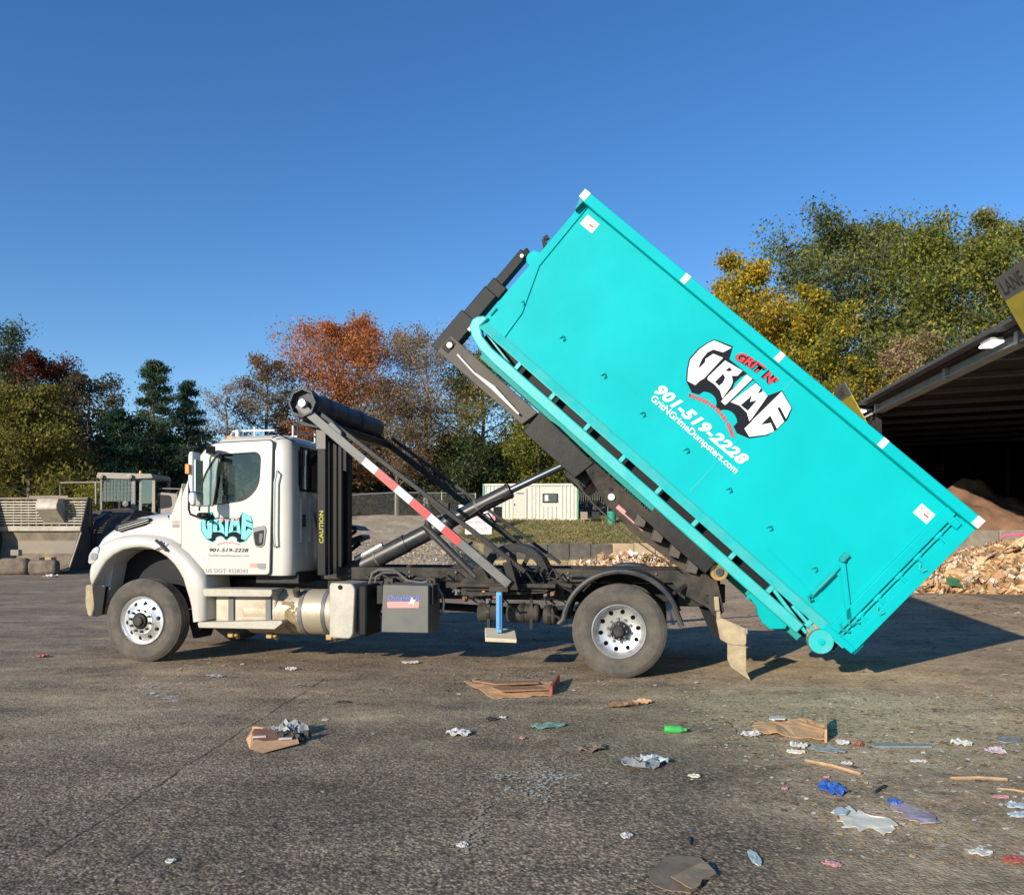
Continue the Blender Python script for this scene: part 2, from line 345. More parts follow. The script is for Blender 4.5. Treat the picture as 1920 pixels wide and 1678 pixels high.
l.new(mx(mr(sp.outputs[0], -3.2, -1.4), soil, grass), b.inputs['Base Color'])
bp = n.new('ShaderNodeBump'); bp.inputs['Strength'].default_value = .7; bp.inputs['Distance'].default_value = .15; l.new(nz(2.5), bp.inputs['Height']); l.new(bp.outputs[0], b.inputs['Normal'])
MATS['bank_soil'] = m
X0, X1, Y0, Y1, NX, NY = -70, 80, 32, 110, 260, 150
ysr = [Y0+(Y1-Y0)*(j/NY)**1.5 for j in range(NY)]
for j in range(NY):
    if abs(ysr[j]-WALL_Y) < .25: ysr[j] = WALL_Y
me = bpy.data.meshes.new('grass_bank')
vs = [(X0+(X1-X0)*i/(NX-1), yy, height(X0+(X1-X0)*i/(NX-1), yy)-.04) for yy in ysr for i in range(NX)]
me.from_pydata(vs, [], [(j*NX+i,j*NX+i+1,(j+1)*NX+i+1,(j+1)*NX+i) for j in range(NY-1) for i in range(NX-1)]); me.update()
tag(obj('grass_bank', me, 'bank_soil', smooth=True, angle=60), kind='structure')

# dry grass blades and weeds on the bank
rs = np.random.RandomState(4)
def cards(P, size, cols, name, m, up=.0, aspect=.5, flat=None, rs=rs):
    """one quad per point, tinted; P Nx3, size N, cols Nx3"""
    n = len(P); a = rs.normal(size=(n,3)); a[:,2] = a[:,2]*(1-up)+up*2*np.abs(rs.normal(size=n)); a /= np.linalg.norm(a,axis=1)[:,None]
    b_ = np.cross(a, rs.normal(size=(n,3))); b_ /= np.linalg.norm(b_,axis=1)[:,None]
    A = a*size[:,None]*.5; B = b_*size[:,None]*.5*aspect
    V = np.stack([P-A, P+B*.9, P+A, P-B], 1).reshape(-1,3)
    return quads(name, V, np.arange(4*n).reshape(-1,4), np.repeat(cols,4,0), m)
def quads(name, V, F, col, m, extra=None):
    me = bpy.data.meshes.new(name); V = np.asarray(V, 'f'); F = np.asarray(F, 'i')
    me.vertices.add(len(V)); me.vertices.foreach_set('co', V.ravel()); me.loops.add(F.size); me.polygons.add(len(F))
    me.loops.foreach_set('vertex_index', F.ravel()); me.polygons.foreach_set('loop_start', np.arange(0,F.size,F.shape[1],dtype='i'))
    me.polygons.foreach_set('loop_total', np.full(len(F), F.shape[1], 'i'))
    if col is not None:
        ca = me.color_attributes.new('tint', 'FLOAT_COLOR', 'POINT'); ca.data.foreach_set('color', np.hstack([col, np.ones((len(V),1))]).astype('f').ravel())
    me.update(); me.validate(); me.materials.append(MATS[m] if isinstance(m, str) else m); return me
def leafmat(name, trans=.35, rough=.6):
    m = bpy.data.materials.new(name); m.use_nodes = True; n = m.node_tree.nodes; l = m.node_tree.links; n.clear()
    o = n.new('ShaderNodeOutputMaterial'); at = n.new('ShaderNodeVertexColor'); at.layer_name = 'tint'
    d = n.new('ShaderNodeBsdfDiffuse'); t = n.new('ShaderNodeBsdfTranslucent'); x = n.new('ShaderNodeMixShader'); x.inputs[0].default_value = trans
    l.new(at.outputs[0], d.inputs[0]); l.new(at.outputs[0], t.inputs[0]); l.new(d.outputs[0], x.inputs[1]); l.new(t.outputs[0], x.inputs[2]); l.new(x.outputs[0], o.inputs[0])
    MATS[name] = m
leafmat('leaves', .5); leafmat('tinted', 0.0)
N = 26000
gx = rs.uniform(-3, 12, N); gy = rs.uniform(45.2, 57, N); hz = np.array([height(a,b_) for a,b_ in zip(gx,gy)])
pal = np.array([(.44,.34,.17),(.25,.27,.085),(.5,.39,.22),(.19,.23,.07)]); 
pick = np.clip((np.sin(gx*1.3)+np.sin(gy*1.9+gx)+rs.normal(size=N))*.8+1.5, 0, 3.99).astype(int)
me = cards(np.stack([gx,gy,hz+.04],1), rs.uniform(.12,.32,N), pal[pick]*rs.uniform(.7,1.2,(N,1)), 'bank_grass', 'leaves', up=.7, aspect=.18)
tag(obj('bank_grass', me, None), 'short dry grass growing on the bank below the office container', 'grass', kind='stuff')

# concrete block wall that holds the grass bank
mat('concrete_block', (.3,.27,.22), .9, noise=.25, nscale=3, dirt=.5, dcol=(.16,.13,.1), dscale=2, bump=.4, bscale=8)
mat('dark_block', (.11,.10,.085), .9, noise=.3, nscale=3, dirt=.6, dcol=(.08,.07,.055), dscale=2, bump=.4, bscale=8)  # darker block colour for the left part of the wall
mat('pale_block', (.44,.33,.2), .9, noise=.2, nscale=3, dirt=.4, dcol=(.5,.38,.22), dscale=2, bump=.4, bscale=8)
wall = empty('retaining_wall', (4, WALL_Y, 0)); tag(wall, 'low retaining wall of concrete blocks along the foot of the grass bank', 'wall')
for i in range(11):
    w = 1.2; x = -5.6+i*w
    MB().box(x+.015, x+w-.015, -.45-.03*(i%3==0), .15, -.1, 1.12+.04*sin(i*2.1)).build('block', 'dark_block' if x+4 < 4.6 else 'pale_block', wall, bevel=.03)

# ================================================================ TREES
mat('bark', (.14,.11,.085), .95, noise=.3, nscale=6, bump=.4, bscale=10)
mat('pale_bark', (.26,.22,.18), .95, noise=.3, nscale=6, bump=.4, bscale=10)
def tri_tubes(segs, n=4):      # segs: list of (p0,p1,r0,r1)
    S = np.array([np.r_[a,b,c,d] for a,b,c,d in segs]); p0, p1, r0, r1 = S[:,:3], S[:,3:6], S[:,6], S[:,7]
    d = p1-p0; d /= np.linalg.norm(d,axis=1)[:,None]+1e-9; a = np.cross(d, [.31,.17,.93]); a /= np.linalg.norm(a,axis=1)[:,None]+1e-9; b = np.cross(d,a)
    V = []
    for p, r in ((p0,r0),(p1,r1)):
        for k in range(n):
            t = 2*pi*k/n; V.append(p + (a*cos(t)+b*sin(t))*r[:,None])
    V = np.stack(V,1).reshape(-1,3); base = (np.arange(len(S))*2*n)[:,None]
    F = np.concatenate([base+np.array([[k,(k+1)%n,n+(k+1)%n,n+k]]) for k in range(n)])
    return V, F
def grow(rs, H, Rr, z0f, lean, nl, droop=.0, env=None, conifer=False):
    """skeleton: trunk, limbs, twigs. returns segments and leaf clump centres"""
    segs, tips = [], []
    tr = H*.016+.07; pts = []
    for i in range(9):
        t = i/8; pts.append(np.array([lean*t*t*H*.12+rs.normal()*.10*t*H*.06, rs.normal()*.06*t*H*.06, H*t*.97]))
    for i in range(8): segs.append((pts[i],pts[i+1],tr*(1-i/8.6)+.012,tr*(1-(i+1)/8.6)+.012))
    def at(t): i = min(7,int(t*8)); f = t*8-i; return pts[i]*(1-f)+pts[i+1]*f
    for j in range(nl):
        t = z0f + (1-z0f)*((j+.5)/nl)**.9*.98; p = at(t); az = j*2.399+rs.uniform(-.5,.5)
        tt = (t-z0f)/(1-z0f)
        rr = Rr*(env(tt) if env else math.sqrt(max(.02, 1-(2*tt-.85)**2/1.4)))*(rs.uniform(.45,1.2) if conifer else rs.uniform(.72,1.12))
        rise = (rs.uniform(-.15,.55)-droop)*rr if conifer else rr*rs.uniform(.25,.8)*(1-.4*tt)+.25*tt*rr
        end = p + np.array([cos(az)*rr, sin(az)*rr, rise]); mid = (p+end)/2+np.array([0,0,-.08*rr if not conifer else .05*rr])+rs.normal(size=3)*.06*rr
        r0 = max(.015, tr*.42*(1-t)+.02); L = [p, mid, end]
        segs.append((p,mid,r0,r0*.6)); segs.append((mid,end,r0*.6,.012))
        ns = 5 if not conifer else 6
        for k in range(ns*2):
            f = rs.uniform(.3,1); q = (p*(1-2*f)+mid*2*f) if f < .5 else (mid*(2-2*f)+end*(2*f-1))
            dirn = rs.normal(size=3); dirn[2] = abs(dirn[2])*.6 if not conifer else dirn[2]*.25; dirn += (end-p)/(np.linalg.norm(end-p)+.01)*.8; dirn /= np.linalg.norm(dirn)
            ln = (.22+.2*rs.rand())*max(rr,.8)*(.55 if conifer else 1); e = q+dirn*ln
            segs.append((q,e,r0*.35,.008)); tips.append((e, ln)); tips.append(((q+e)/2, ln*.7))
            if not conifer:
                for _ in range(3):
                    d2 = dirn+rs.normal(size=3)*.7; d2 /= np.linalg.norm(d2); e2 = q+(e-q)*rs.uniform(.4,1)+d2*ln*.7
                    segs.append((q+(e-q)*.7, e2, .012, .005)); tips.append((e2, ln*.7))
    return segs, tips, pts
KINDS_MADE = {}
def tree(label, x, y, H, Rr, pal, leaves=9000, lsize=.2, z0f=.25, nl=16, seed=1, bark='bark', clump=.5, drop=0., conifer=False, pick=None, env=None, lean=0, name='tree', cat='tree', z=None, aspect=.55, twigs=True):
    rs = np.random.RandomState(seed); z0 = height(x,y)-.1 if z is None else z; leaves = int(leaves*1.75); Rr *= 1.12; clump *= 1.1
    segs, tips, pts = grow(rs, H, Rr, z0f, lean, nl, .06 if conifer else 0, env, conifer)
    root = empty(name, (x,y,z0)); tag(root, label, cat, 'trees along the back of the yard')
    V, F = tri_tubes(segs, 5); me = quads('trunk', V, F, None, bark); obj('trunk', me, None, root, smooth=True, angle=80)
    T_ = np.array([t for t,_ in tips]); Ls = np.array([q for _,q in tips])
    keep = rs.rand(len(T_)) > drop; T_, Ls = T_[keep], Ls[keep]
    k = rs.randint(0, len(T_), leaves); P = T_[k] + np.clip(rs.normal(size=(leaves,3)),-1.7,1.7)*((Ls[k][:,None]*clump+(.13 if conifer else .1))*np.array([1,1,.8 if not conifer else .6]))
    ctint = rs.rand(len(T_)); pal = np.array(pal)
    if pick is not None: ci = np.array([pick(p, rs, H, Rr) for p in T_])
    else: ci = np.clip((ctint*len(pal)), 0, len(pal)-1).astype(int)
    c = pal[ci[k]]; sw = rs.rand(leaves) < .25; c[sw] = pal[rs.randint(0,len(pal),sw.sum())]
    c = c*(1.6 if x < 10 else 1.75)*rs.uniform(.6,1.25,(leaves,1))*(.8+.4*ctint[k])[:,None]
    me = cards(P, rs.uniform(.6,1.3,leaves)*lsize, c, 'crown', 'leaves', up=-.0 if not conifer else -.2, aspect=aspect, rs=rs)
    obj('crown', me, None, root); return root
OLIVE = [(.125,.135,.035),(.17,.16,.04),(.085,.1,.03)]
YGREEN = [(.16,.17,.035),(.23,.21,.04),(.09,.11,.03)]
YELLOW = [(.40,.27,.025),(.50,.33,.03),(.26,.20,.03)]
GREEN = [(.085,.115,.04),(.12,.15,.05),(.055,.08,.03)]
BGREEN = [(.095,.12,.065),(.125,.15,.08),(.065,.085,.05)]
PINE = [(.035,.07,.045),(.05,.09,.055),(.025,.05,.035)]
MAROON = [(.14,.03,.02),(.19,.05,.03),(.09,.03,.02)]
ORANGE = [(.44,.15,.04),(.36,.12,.04),(.36,.18,.07)]
BROWN = [(.20,.13,.075),(.26,.18,.11),(.14,.10,.065)]
TAN = [(.30,.215,.12),(.36,.27,.16),(.22,.18,.09)]
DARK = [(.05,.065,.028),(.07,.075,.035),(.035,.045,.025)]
def px(u, v, Y):           # metres right of the axis and above the eye height for a bearing at distance Y
    return (u-960)/1500*Y, 1.6-(v-1003)/1500*Y
def T_at(label, u, vtop, halfw, Y, pal, **k):
    x, zt = px(u, vtop, Y); z0 = height(x,Y)-.1; return tree(label, x, Y, zt-z0, halfw/1500*Y, pal, z=z0, **k)
T_at('sparse blue-green tree cut by the left edge of the picture', -15, 598, 62, 52, BGREEN, leaves=9000, seed=3, z0f=.3, drop=.2)
T_at('olive and yellow broad tree behind the loader bucket', 55, 745, 85, 46, [(.15,.14,.035),(.21,.17,.04),(.09,.10,.03)], leaves=17000, seed=5, z0f=.08, nl=22, lsize=.22)
T_at('tall olive tree at the far left behind the yellow one', -5, 690, 90, 56, OLIVE, leaves=12000, seed=55, z0f=.1, nl=20)
T_at('dark maroon-leaved tree beyond the olive tree', 85, 680, 62, 54, MAROON+[(.07,.05,.03)], leaves=12000, seed=6, z0f=.4, nl=16)
T_at('dim brown thin-leaved tree between maroon tree and pine', 168, 700, 55, 52, [(.085,.07,.045),(.11,.09,.05),(.06,.06,.035)], leaves=7500, seed=8, z0f=.15, nl=18, drop=.2)
cone = lambda t: max(.10, min(1, (1-t)*1.6)**.85)
T_at('tall open pine with a bare dark trunk above the loader cab', 286, 662, 78, 50, PINE+[(.08,.12,.06),(.09,.11,.06)], leaves=12000, drop=.3, seed=9, conifer=True, z0f=.12, nl=46, env=cone, clump=.6, name='pine_tree', cat='pine', lsize=.24, aspect=.3)
T_at('smaller pine to the right of the tall pine', 350, 704, 58, 53, PINE+[(.07,.1,.06)], leaves=8500, drop=.3, seed=10, conifer=True, z0f=.06, nl=38, env=cone, clump=.6, name='pine_tree', cat='pine', lsize=.24, aspect=.3)
T_at('short dark pine in the gap left of the tall pine', 218, 758, 55, 48, PINE, leaves=9000, seed=31, conifer=True, z0f=.05, nl=30, env=cone, clump=.6, name='pine_tree', cat='pine', lsize=.24, aspect=.3)
T_at('leafless grey-brown tree above the truck bonnet', 425, 722, 55, 57, [(.22,.15,.11),(.26,.2,.15)], leaves=2600, seed=11, z0f=.15, nl=20, bark='pale_bark', lsize=.15)
T_at('brown oak with a crooked top just above the truck cab', 500, 668, 48, 58, BROWN+[(.11,.1,.05)], leaves=6500, seed=12, z0f=.25, nl=18, drop=.15)
T_at('rusty orange low tree behind the cab roof', 560, 800, 50, 58.5, ORANGE[:1]+BROWN, leaves=6000, seed=33, z0f=.22, nl=14)
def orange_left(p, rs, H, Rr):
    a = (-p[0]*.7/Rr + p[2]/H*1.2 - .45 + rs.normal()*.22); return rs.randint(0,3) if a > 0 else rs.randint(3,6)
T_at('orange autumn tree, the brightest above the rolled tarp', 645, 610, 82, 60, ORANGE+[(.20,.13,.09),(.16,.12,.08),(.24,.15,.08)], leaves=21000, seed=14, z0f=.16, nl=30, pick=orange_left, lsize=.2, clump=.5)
T_at('tan thin-leaved tree right of the orange tree', 800, 640, 88, 61, TAN+BROWN, leaves=15000, seed=15, z0f=.12, nl=24, lsize=.17, drop=.1, bark='pale_bark')
T_at('brown twiggy tree with exposed limbs behind the steel arm', 745, 765, 68, 59, BROWN+[(.14,.12,.05)], leaves=9500, seed=16, z0f=.26, nl=20, lsize=.16)
T_at('yellow-green tree under the front of the tilted container', 905, 668, 72, 62, YGREEN+TAN[:1], leaves=12000, seed=17, z0f=.15, nl=20, drop=.15)
T_at('dark evergreen bush-like tree left of the office container', 870, 838, 62, 60, DARK+GREEN[:1], leaves=11000, seed=18, z0f=.04, nl=18, lsize=.24)
T_at('yellow-green young tree behind the office container', 1010, 800, 60, 60, YGREEN, leaves=10000, seed=19, z0f=.08, nl=18)
T_at('dull green tree beyond the right end of the office container', 1115, 800, 60, 62, GREEN+BROWN[:1], leaves=9500, seed=20, z0f=.05, nl=18)
T_at('deep green tree hidden mostly behind the tilted container', 1215, 740, 80, 62, GREEN, leaves=7000, seed=21, z0f=.05, nl=18, lsize=.26)
T_at('golden maple at the upper edge of the container', 1392, 488, 76, 55, YELLOW+YGREEN[1:], leaves=19000, seed=22, z0f=.2, nl=26, lsize=.24)
T_at('golden maple nearest the shed, lower than the big green tree', 1535, 528, 58, 51, YELLOW[:1]+YGREEN, leaves=17000, seed=23, z0f=.12, nl=26, lsize=.23)
T_at('tallest grey-green tree behind the two golden maples', 1570, 424, 125, 62, BGREEN+OLIVE+YGREEN[:1], leaves=26000, seed=24, z0f=.15, nl=30, lsize=.28)
T_at('grey-green tree beside the tallest one, over the shed', 1705, 430, 95, 64, BGREEN[1:2]+OLIVE[:2]+YGREEN+TAN[2:], leaves=20000, seed=25, z0f=.15, nl=26, lsize=.28)
T_at('yellow-green big tree over the shed roof', 1805, 440, 110, 54, YGREEN+GREEN[:1], leaves=25000, seed=26, z0f=.15, nl=28, lsize=.25)
T_at('tan-topped tree at the right edge above the shed sign', 1880, 412, 90, 60, TAN[:1]+YGREEN+OLIVE, leaves=18000, seed=27, z0f=.15, nl=26, lsize=.26)
T_at('green tree cut by the right edge of the picture', 2000, 420, 95, 57, GREEN+YGREEN, leaves=14000, seed=28, z0f=.15, nl=24, lsize=.27)
T_at('brown low tree just above the slope of the shed roof', 1700, 640, 74, 50, BROWN+TAN[:2]+YGREEN[:1], leaves=12000, seed=29, z0f=.1, nl=20, lsize=.2)
T_at('olive low tree between golden maple and shed eave', 1620, 660, 55, 49, OLIVE+YELLOW[:1], leaves=10000, seed=30, z0f=.08, nl=18, lsize=.2)
T_at('dark green tree in the shade of the golden maples', 1470, 600, 70, 59, DARK+GREEN, leaves=12000, seed=34, z0f=.08, nl=22, lsize=.27)
T_at('yellowish shrub beside the loader cab', 172, 905, 26, 42, [(.24,.22,.04),(.16,.15,.03)], leaves=2500, seed=35, z0f=.02, nl=12, lsize=.14, name='shrub', cat='shrub')
# the dense undergrowth that closes the view at the foot of the trees
rs = np.random.RandomState(77)
N = 70000
ux = rs.uniform(-58, 62, N); uy = rs.uniform(60, 74, N); top = 5.2+1.6*np.sin(ux*.35)+1.1*np.sin(ux*.9+1)+.8*np.sin(ux*2.3)
top = np.where((ux > -24) & (ux < -15), top*.75, top)
uz = 2.6*np.clip((uy-46)/16,0,1)+rs.rand(N)**1.15*top*1.25
cl = np.sin(ux*1.7+uz)+np.sin(uz*2.1+uy)+rs.normal(size=N)*.8
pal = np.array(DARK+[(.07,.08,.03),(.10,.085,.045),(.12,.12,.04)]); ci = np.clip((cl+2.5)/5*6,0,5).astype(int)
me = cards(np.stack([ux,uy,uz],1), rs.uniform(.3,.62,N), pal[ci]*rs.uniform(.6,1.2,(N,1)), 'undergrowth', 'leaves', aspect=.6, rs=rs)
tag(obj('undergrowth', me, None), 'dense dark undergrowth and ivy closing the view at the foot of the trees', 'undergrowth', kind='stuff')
N = 30000
ux = rs.uniform(-75, 85, N); uy = rs.uniform(75, 84, N); uz = 2.2+rs.rand(N)*(7.5+1.5*np.sin(ux*.3)+1.2*np.sin(ux*.9+2))
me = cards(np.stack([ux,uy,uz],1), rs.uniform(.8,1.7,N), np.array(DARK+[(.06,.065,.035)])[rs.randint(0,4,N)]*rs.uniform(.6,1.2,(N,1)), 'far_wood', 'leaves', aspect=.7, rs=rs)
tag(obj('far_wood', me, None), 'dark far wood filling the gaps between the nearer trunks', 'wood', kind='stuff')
N = 16000
ux = rs.uniform(-40, -14, N); uy = rs.uniform(47, 56, N); top = 3.0+.9*np.sin(ux*.8)+.7*np.sin(ux*2.1)
uz = 2.6*np.clip((uy-46)/16,0,1)**2+rs.rand(N)*top
me = cards(np.stack([ux,uy,uz],1), rs.uniform(.2,.45,N), np.array(DARK+[(.09,.09,.03)])[rs.randint(0,4,N)]*rs.uniform(.6,1.3,(N,1)), 'hedge', 'leaves', aspect=.6, rs=rs)
tag(obj('bramble_hedge', me, None), 'dark bramble and shrub mass behind the loader', 'undergrowth', kind='stuff')

# ================================================================ THE TRUCK (its own frame: x rearward from the front axle, y away from the camera, z up)
YAW = R(-10.86)
truck = empty('roll_off_truck', (-4.652, 10.04, 0), YAW)
tag(truck, 'white day-cab roll-off truck with black hoist raised under the turquoise container', 'truck')
WID = 2.40; CW = 2.23
# ---- cab shell
def ring(xf, xb, y0, y1, z, rf, rb, n=6):
    pts = []
    for cx, cy, r, a0 in ((xb-rb, y0+rb, rb, -90), (xb-rb, y1-rb, rb, 0), (xf+rf, y1-rf, rf, 90), (xf+rf, y0+rf, rf, 180)):
        for k in range(n+1):
            a = R(a0+90*k/n); pts.append((cx+r*cos(a), cy+r*sin(a), z))
    return pts
def loft(rings, caps=True):
    mb = MB(); n = len(rings[0])
    for r in rings: mb.v += r
    for i in range(len(rings)-1):
        mb.f += [(i*n+j, i*n+(j+1)%n, (i+1)*n+(j+1)%n, (i+1)*n+j) for j in range(n)]
    if caps: mb.f += [tuple(range(n))[::-1], tuple((len(rings)-1)*n+j for j in range(n))]
    return mb
cabL = [(1.10,.80,1.93,.15),(1.16,.72,1.95,.15),(1.40,.44,1.95,.15),(1.88,.33,1.95,.15),(2.0,.36,1.95,.15),(2.62,.74,1.94,.15),(2.72,.82,1.92,.165),(2.80,.90,1.88,.21),(2.85,1.0,1.80,.33),(2.885,1.15,1.68,.55),(2.895,1.3,1.5,.8)]
outer = loft([ring(xf, xb, y, CW-y, z, .14, .13) for z,xf,xb,y in cabL])
cab = outer.build('cab', 'white_paint', truck)
inner = loft([ring(xf+.06, xb-.05, y+.05, CW-y-.05, z, .1, .12) for z,xf,xb,y in [(1.2,.75,1.93,.15),(1.40,.5,1.95,.15),(1.88,.38,1.95,.15),(2.62,.76,1.93,.15),(2.74,.9,1.88,.2),(2.80,1.05,1.8,.32)]]).build('tmpc', None, truck)
WIN = rounded([(0.716,1.948),(0.738,2.189),(0.797,2.356),(0.958,2.601),(1.515,2.623),(1.565,2.563),(1.544,2.200),(1.372,2.024),(0.900,1.967)], [.03,.1,.1,.08,.10,.10,.2,.16,.03])
WINC = [(WIN, -.3, WID+.3)]
cw = MB().prism(WIN, -.3, WID+.3).build('tmpw', None, truck)
rw = MB().prism(rounded([(.36,2.20),(CW-.36,2.20),(CW-.36,2.66),(.36,2.66)], .09), 1.5, 2.3, 'x').build('tmpr', None, truck)
fw = MB().prism(rounded([(.30,1.98),(CW-.30,1.98),(CW-.36,2.64),(.36,2.64)], .12), -.5, 1.35, 'x').build('tmpf', None, truck)
bpy.context.view_layer.update()
cut(cab, [inner, cw, rw, fw])
cab.data.materials.clear(); cab.data.materials.append(M['white_paint'])
for p in cab.data.polygons: p.use_smooth = True
cab.data.set_sharp_from_angle(angle=R(38))
# door (proud skin) with seal line
DOOR = rounded([(0.479,1.351),(0.479,2.091),(0.694,2.545),(0.885,2.742),(1.722,2.764),(1.679,1.113),(0.797,1.105)], [.05,.1,.3,.12,.06,.05,.05])
plate('door_seal', 'clean_black', cab, rounded([(a+(.012 if a>1.2 else -.012), b+(.012 if b>1.9 else -.012)) for a,b in DOOR], .01,1), [WIN], .128, .140)
door = plate('door', 'white_paint', truck, DOOR, [WIN], .112, .142, .008)
plate('window_seal', 'clean_black', door, WIN, [rounded([(a*.97+(1.17)*.03, b*.97+2.33*.03) for a,b in WIN], .01,1)], .118, .135)
gl = plate('door_window', 'clear_glass', door, WIN, [], .146, .150)
VG = [(0.724,1.955),(0.746,2.189),(0.812,2.356),(0.966,2.574),(1.002,2.567),(0.893,1.974)]
plate('vent_window', 'vent_glass', door, VG, [], .128, .132)
MB().bar((1.020,0.120,2.616), (0.904,0.120,1.953), .03, .022).build('window_divider', 'grey_steel', door)
plate('far_window', 'clear_glass', cab, WIN, [], CW-.165, CW-.160)
MB().prism(rounded([(.34,2.18),(CW-.34,2.18),(CW-.34,2.68),(.34,2.68)], .09), 1.948, 1.956, 'x').build('rear_window', 'dark_glass', cab)
wsd = MB(); zf = lambda z: .33+.06+(z-2.0)*.62
wsd.add([(zf(1.96)-.02,.28,1.96),(zf(1.96)-.02,CW-.28,1.96),(zf(2.68)+.01,CW-.33,2.68),(zf(2.68)+.01,.33,2.68)], [(0,1,2,3)]).build('windshield', 'clear_glass', cab)
# rear wall: stiffening ribs and rubber frame round the rear window
rb = MB()
for i in range(6): y = .42+i*.26; rb.box(1.948, 1.966, y-.035, y+.035, 1.50, 2.06)
rb.build('cab_rib', 'white_paint', cab, bevel=.012)
plate_r = MB()
for a in ((.37,1.86,2.15,2.18),(.37,1.86,2.68,2.71)): plate_r.box(1.947,1.962,*a)
for a in ((.37,.40,2.18,2.68),(1.83,1.86,2.18,2.68)): plate_r.box(1.947,1.962,*a)
plate_r.build('window_rubber', 'clean_black', cab, bevel=.005)
MB().box(1.4,1.97,.30,2.0,1.0,1.14).build('cab_floor', 'black_steel', truck)
MB().tube([(1.70,.147,2.80),(1.80,.155,2.83),(1.93,.3,2.76)], .008, 6).build('drip_seam', 'clean_black', cab)
# cab furniture
MB().box(.45,.78,.25,2.0,1.65,1.93).build('dashboard', 'interior', cab, bevel=.05)
st = MB(); st.lathe([(.205,-.014),(.225,0),(.205,.014),(.19,0)], (0,0,0), 28, 'x', closed=True); st.cyl((-.02,0,0),(.3,0,-.02),.02); st.bar((0,-.2,0),(0,.2,0),.03,.02)
sw = st.build('steering_wheel', 'interior', cab, smooth=True); sw.location = (.90,.62,2.02); sw.rotation_euler = (0,R(32),0)
for yy in (.62, 1.6):
    s_ = MB().box(1.28,1.75,yy-.25,yy+.25,1.45,1.62).build('seat', 'seat_cloth', cab, bevel=.05)
    k = MB().box(1.70,1.84,yy-.22,yy+.22,1.6,2.14).build('seat_back', 'seat_cloth', s_, bevel=.05)
MB().box(.86,1.86,.24,2.0,2.70,2.75).build('headliner', 'interior', cab)
MB().box(.80,.90,.30,1.1,2.55,2.68).build('sun_visor', 'interior', cab, bevel=.02)
MB().box(.72,.78,1.05,1.35,2.50,2.57).build('inside_mirror', 'interior', cab)
# roof furniture
mb = MB(); 
for yy in (.5, 1.15): mb.tube([(0.922,0.500,2.850)[:1]+(yy,2.86), (0.967,0.500,2.904)[:1]+(yy,2.94), (1.548,0.500,2.904)[:1]+(yy,2.94)], .012, 6)
for x in (1.27, 1.80): mb.cyl((x,.5,2.82),(x,.5,2.99),.013); mb.cyl((x,1.15,2.85),(x,1.15,2.97),.013)
mb.cyl((1.80,.5,2.93),(1.80,1.9,2.93),.013); mb.build('roof_rail', 'white_plain', cab)
MB().cyl((1.06,.45,2.82),(1.06,.45,2.95),.028).cyl((1.06,1.9,2.82),(1.06,1.9,2.95),.028).build('roof_antenna', 'white_plain', cab, smooth=True)
for yy in (.42,.78,1.12,1.46,1.8): MB().box(.94,1.04,yy-.04,yy+.04,2.83,2.87).build('clearance_lamp', 'amber', cab, bevel=.012)
MB().cyl((1.62,1.0,2.86),(1.62,1.0,3.42),.010,.006,8).build('whip_antenna', 'brown_steel', cab)
# door details
hh = plate('door_handle', 'grey_print', door, rounded([(1.466,1.692),(1.622,1.718),(1.644,1.666),(1.615,1.475),(1.565,1.442),(1.494,1.455),(1.466,1.554)], .02), [], .100, .113, .005)
plate('handle_recess', 'clean_black', hh, rounded([(1.473,1.633),(1.615,1.666),(1.601,1.488),(1.558,1.462),(1.501,1.475)], .02), [], .097, .101)
plate('handle_grip', 'grey_steel', hh, rounded([(1.557,1.620),(1.606,1.620),(1.592,1.502),(1.549,1.502)], .01), [], .088, .094, .003)
MB().tube([(1.765,0.150,2.395), (1.788,0.090,2.364), (1.760,0.090,2.240), (1.753,0.090,1.620), (1.760,0.090,1.476), (1.736,0.150,1.449)], .014, 8).build('grab_handle', 'chrome', cab, smooth=True)
MB().tube([(1.99,.42,1.70),(1.99,.42,1.86)], .02, 8).build('cab_latch', 'clean_black', cab)
# mirrors
mb = MB(); y = -.13
mb.tube([(0.934,0.130,2.612), (0.955,0.000,2.658), (0.871,-0.130,2.672), (0.778,-0.130,2.674), (0.760,-0.130,2.629), (0.749,-0.130,2.271), (0.742,-0.130,1.913), (0.763,-0.130,1.854), (0.895,-0.100,1.802), (0.830,0.120,1.820)], .014, 8)
mb.tube([(0.878,-0.130,2.627), (0.885,-0.130,2.237), (0.885,-0.130,1.892)], .010, 6)
mb.build('mirror_bracket', 'clean_black', truck, smooth=True)
MB().add([(0.966,-0.100,2.700), (1.081,-0.100,2.678), (1.050,-0.050,2.599), (0.914,-0.050,2.602), (0.917,-0.020,2.709), (1.032,-0.020,2.687), (0.959,0.100,2.616), (0.821,0.100,2.618)], [(0,1,2,3),(4,5,6,7),(0,1,5,4),(1,2,6,5),(2,3,7,6),(3,0,4,7)]).build('mirror_mount', 'clean_black', truck, bevel=.01)
MB().box((0.751,1.885)[0],(0.897,1.885)[0],.0,.11,(0.751,1.806)[1],(0.751,1.879)[1]).build('lower_mirror_mount', 'clean_black', truck, bevel=.03)
def head(name, pts, y0, y1, m, bev=.03):
    return plate(name, m, truck, rounded(pts, .04), [], y0, y1, bev)
mh = head('side_mirror', [(0.844,2.549),(0.858,2.600),(0.908,2.599),(0.908,2.103),(0.872,2.103),(0.844,2.233)], -.31, -.13, 'white_plain', .02)
MB().box(.925,.94,-.30,-.14,2.04,2.5).build('mirror_glass', 'chrome', mh)
MB().prism(rounded([(0.833,2.446),(0.887,2.445),(0.887,2.329),(0.833,2.330)], .01), -.352, -.32).build('mirror_marker', 'amber', mh, bevel=.005)
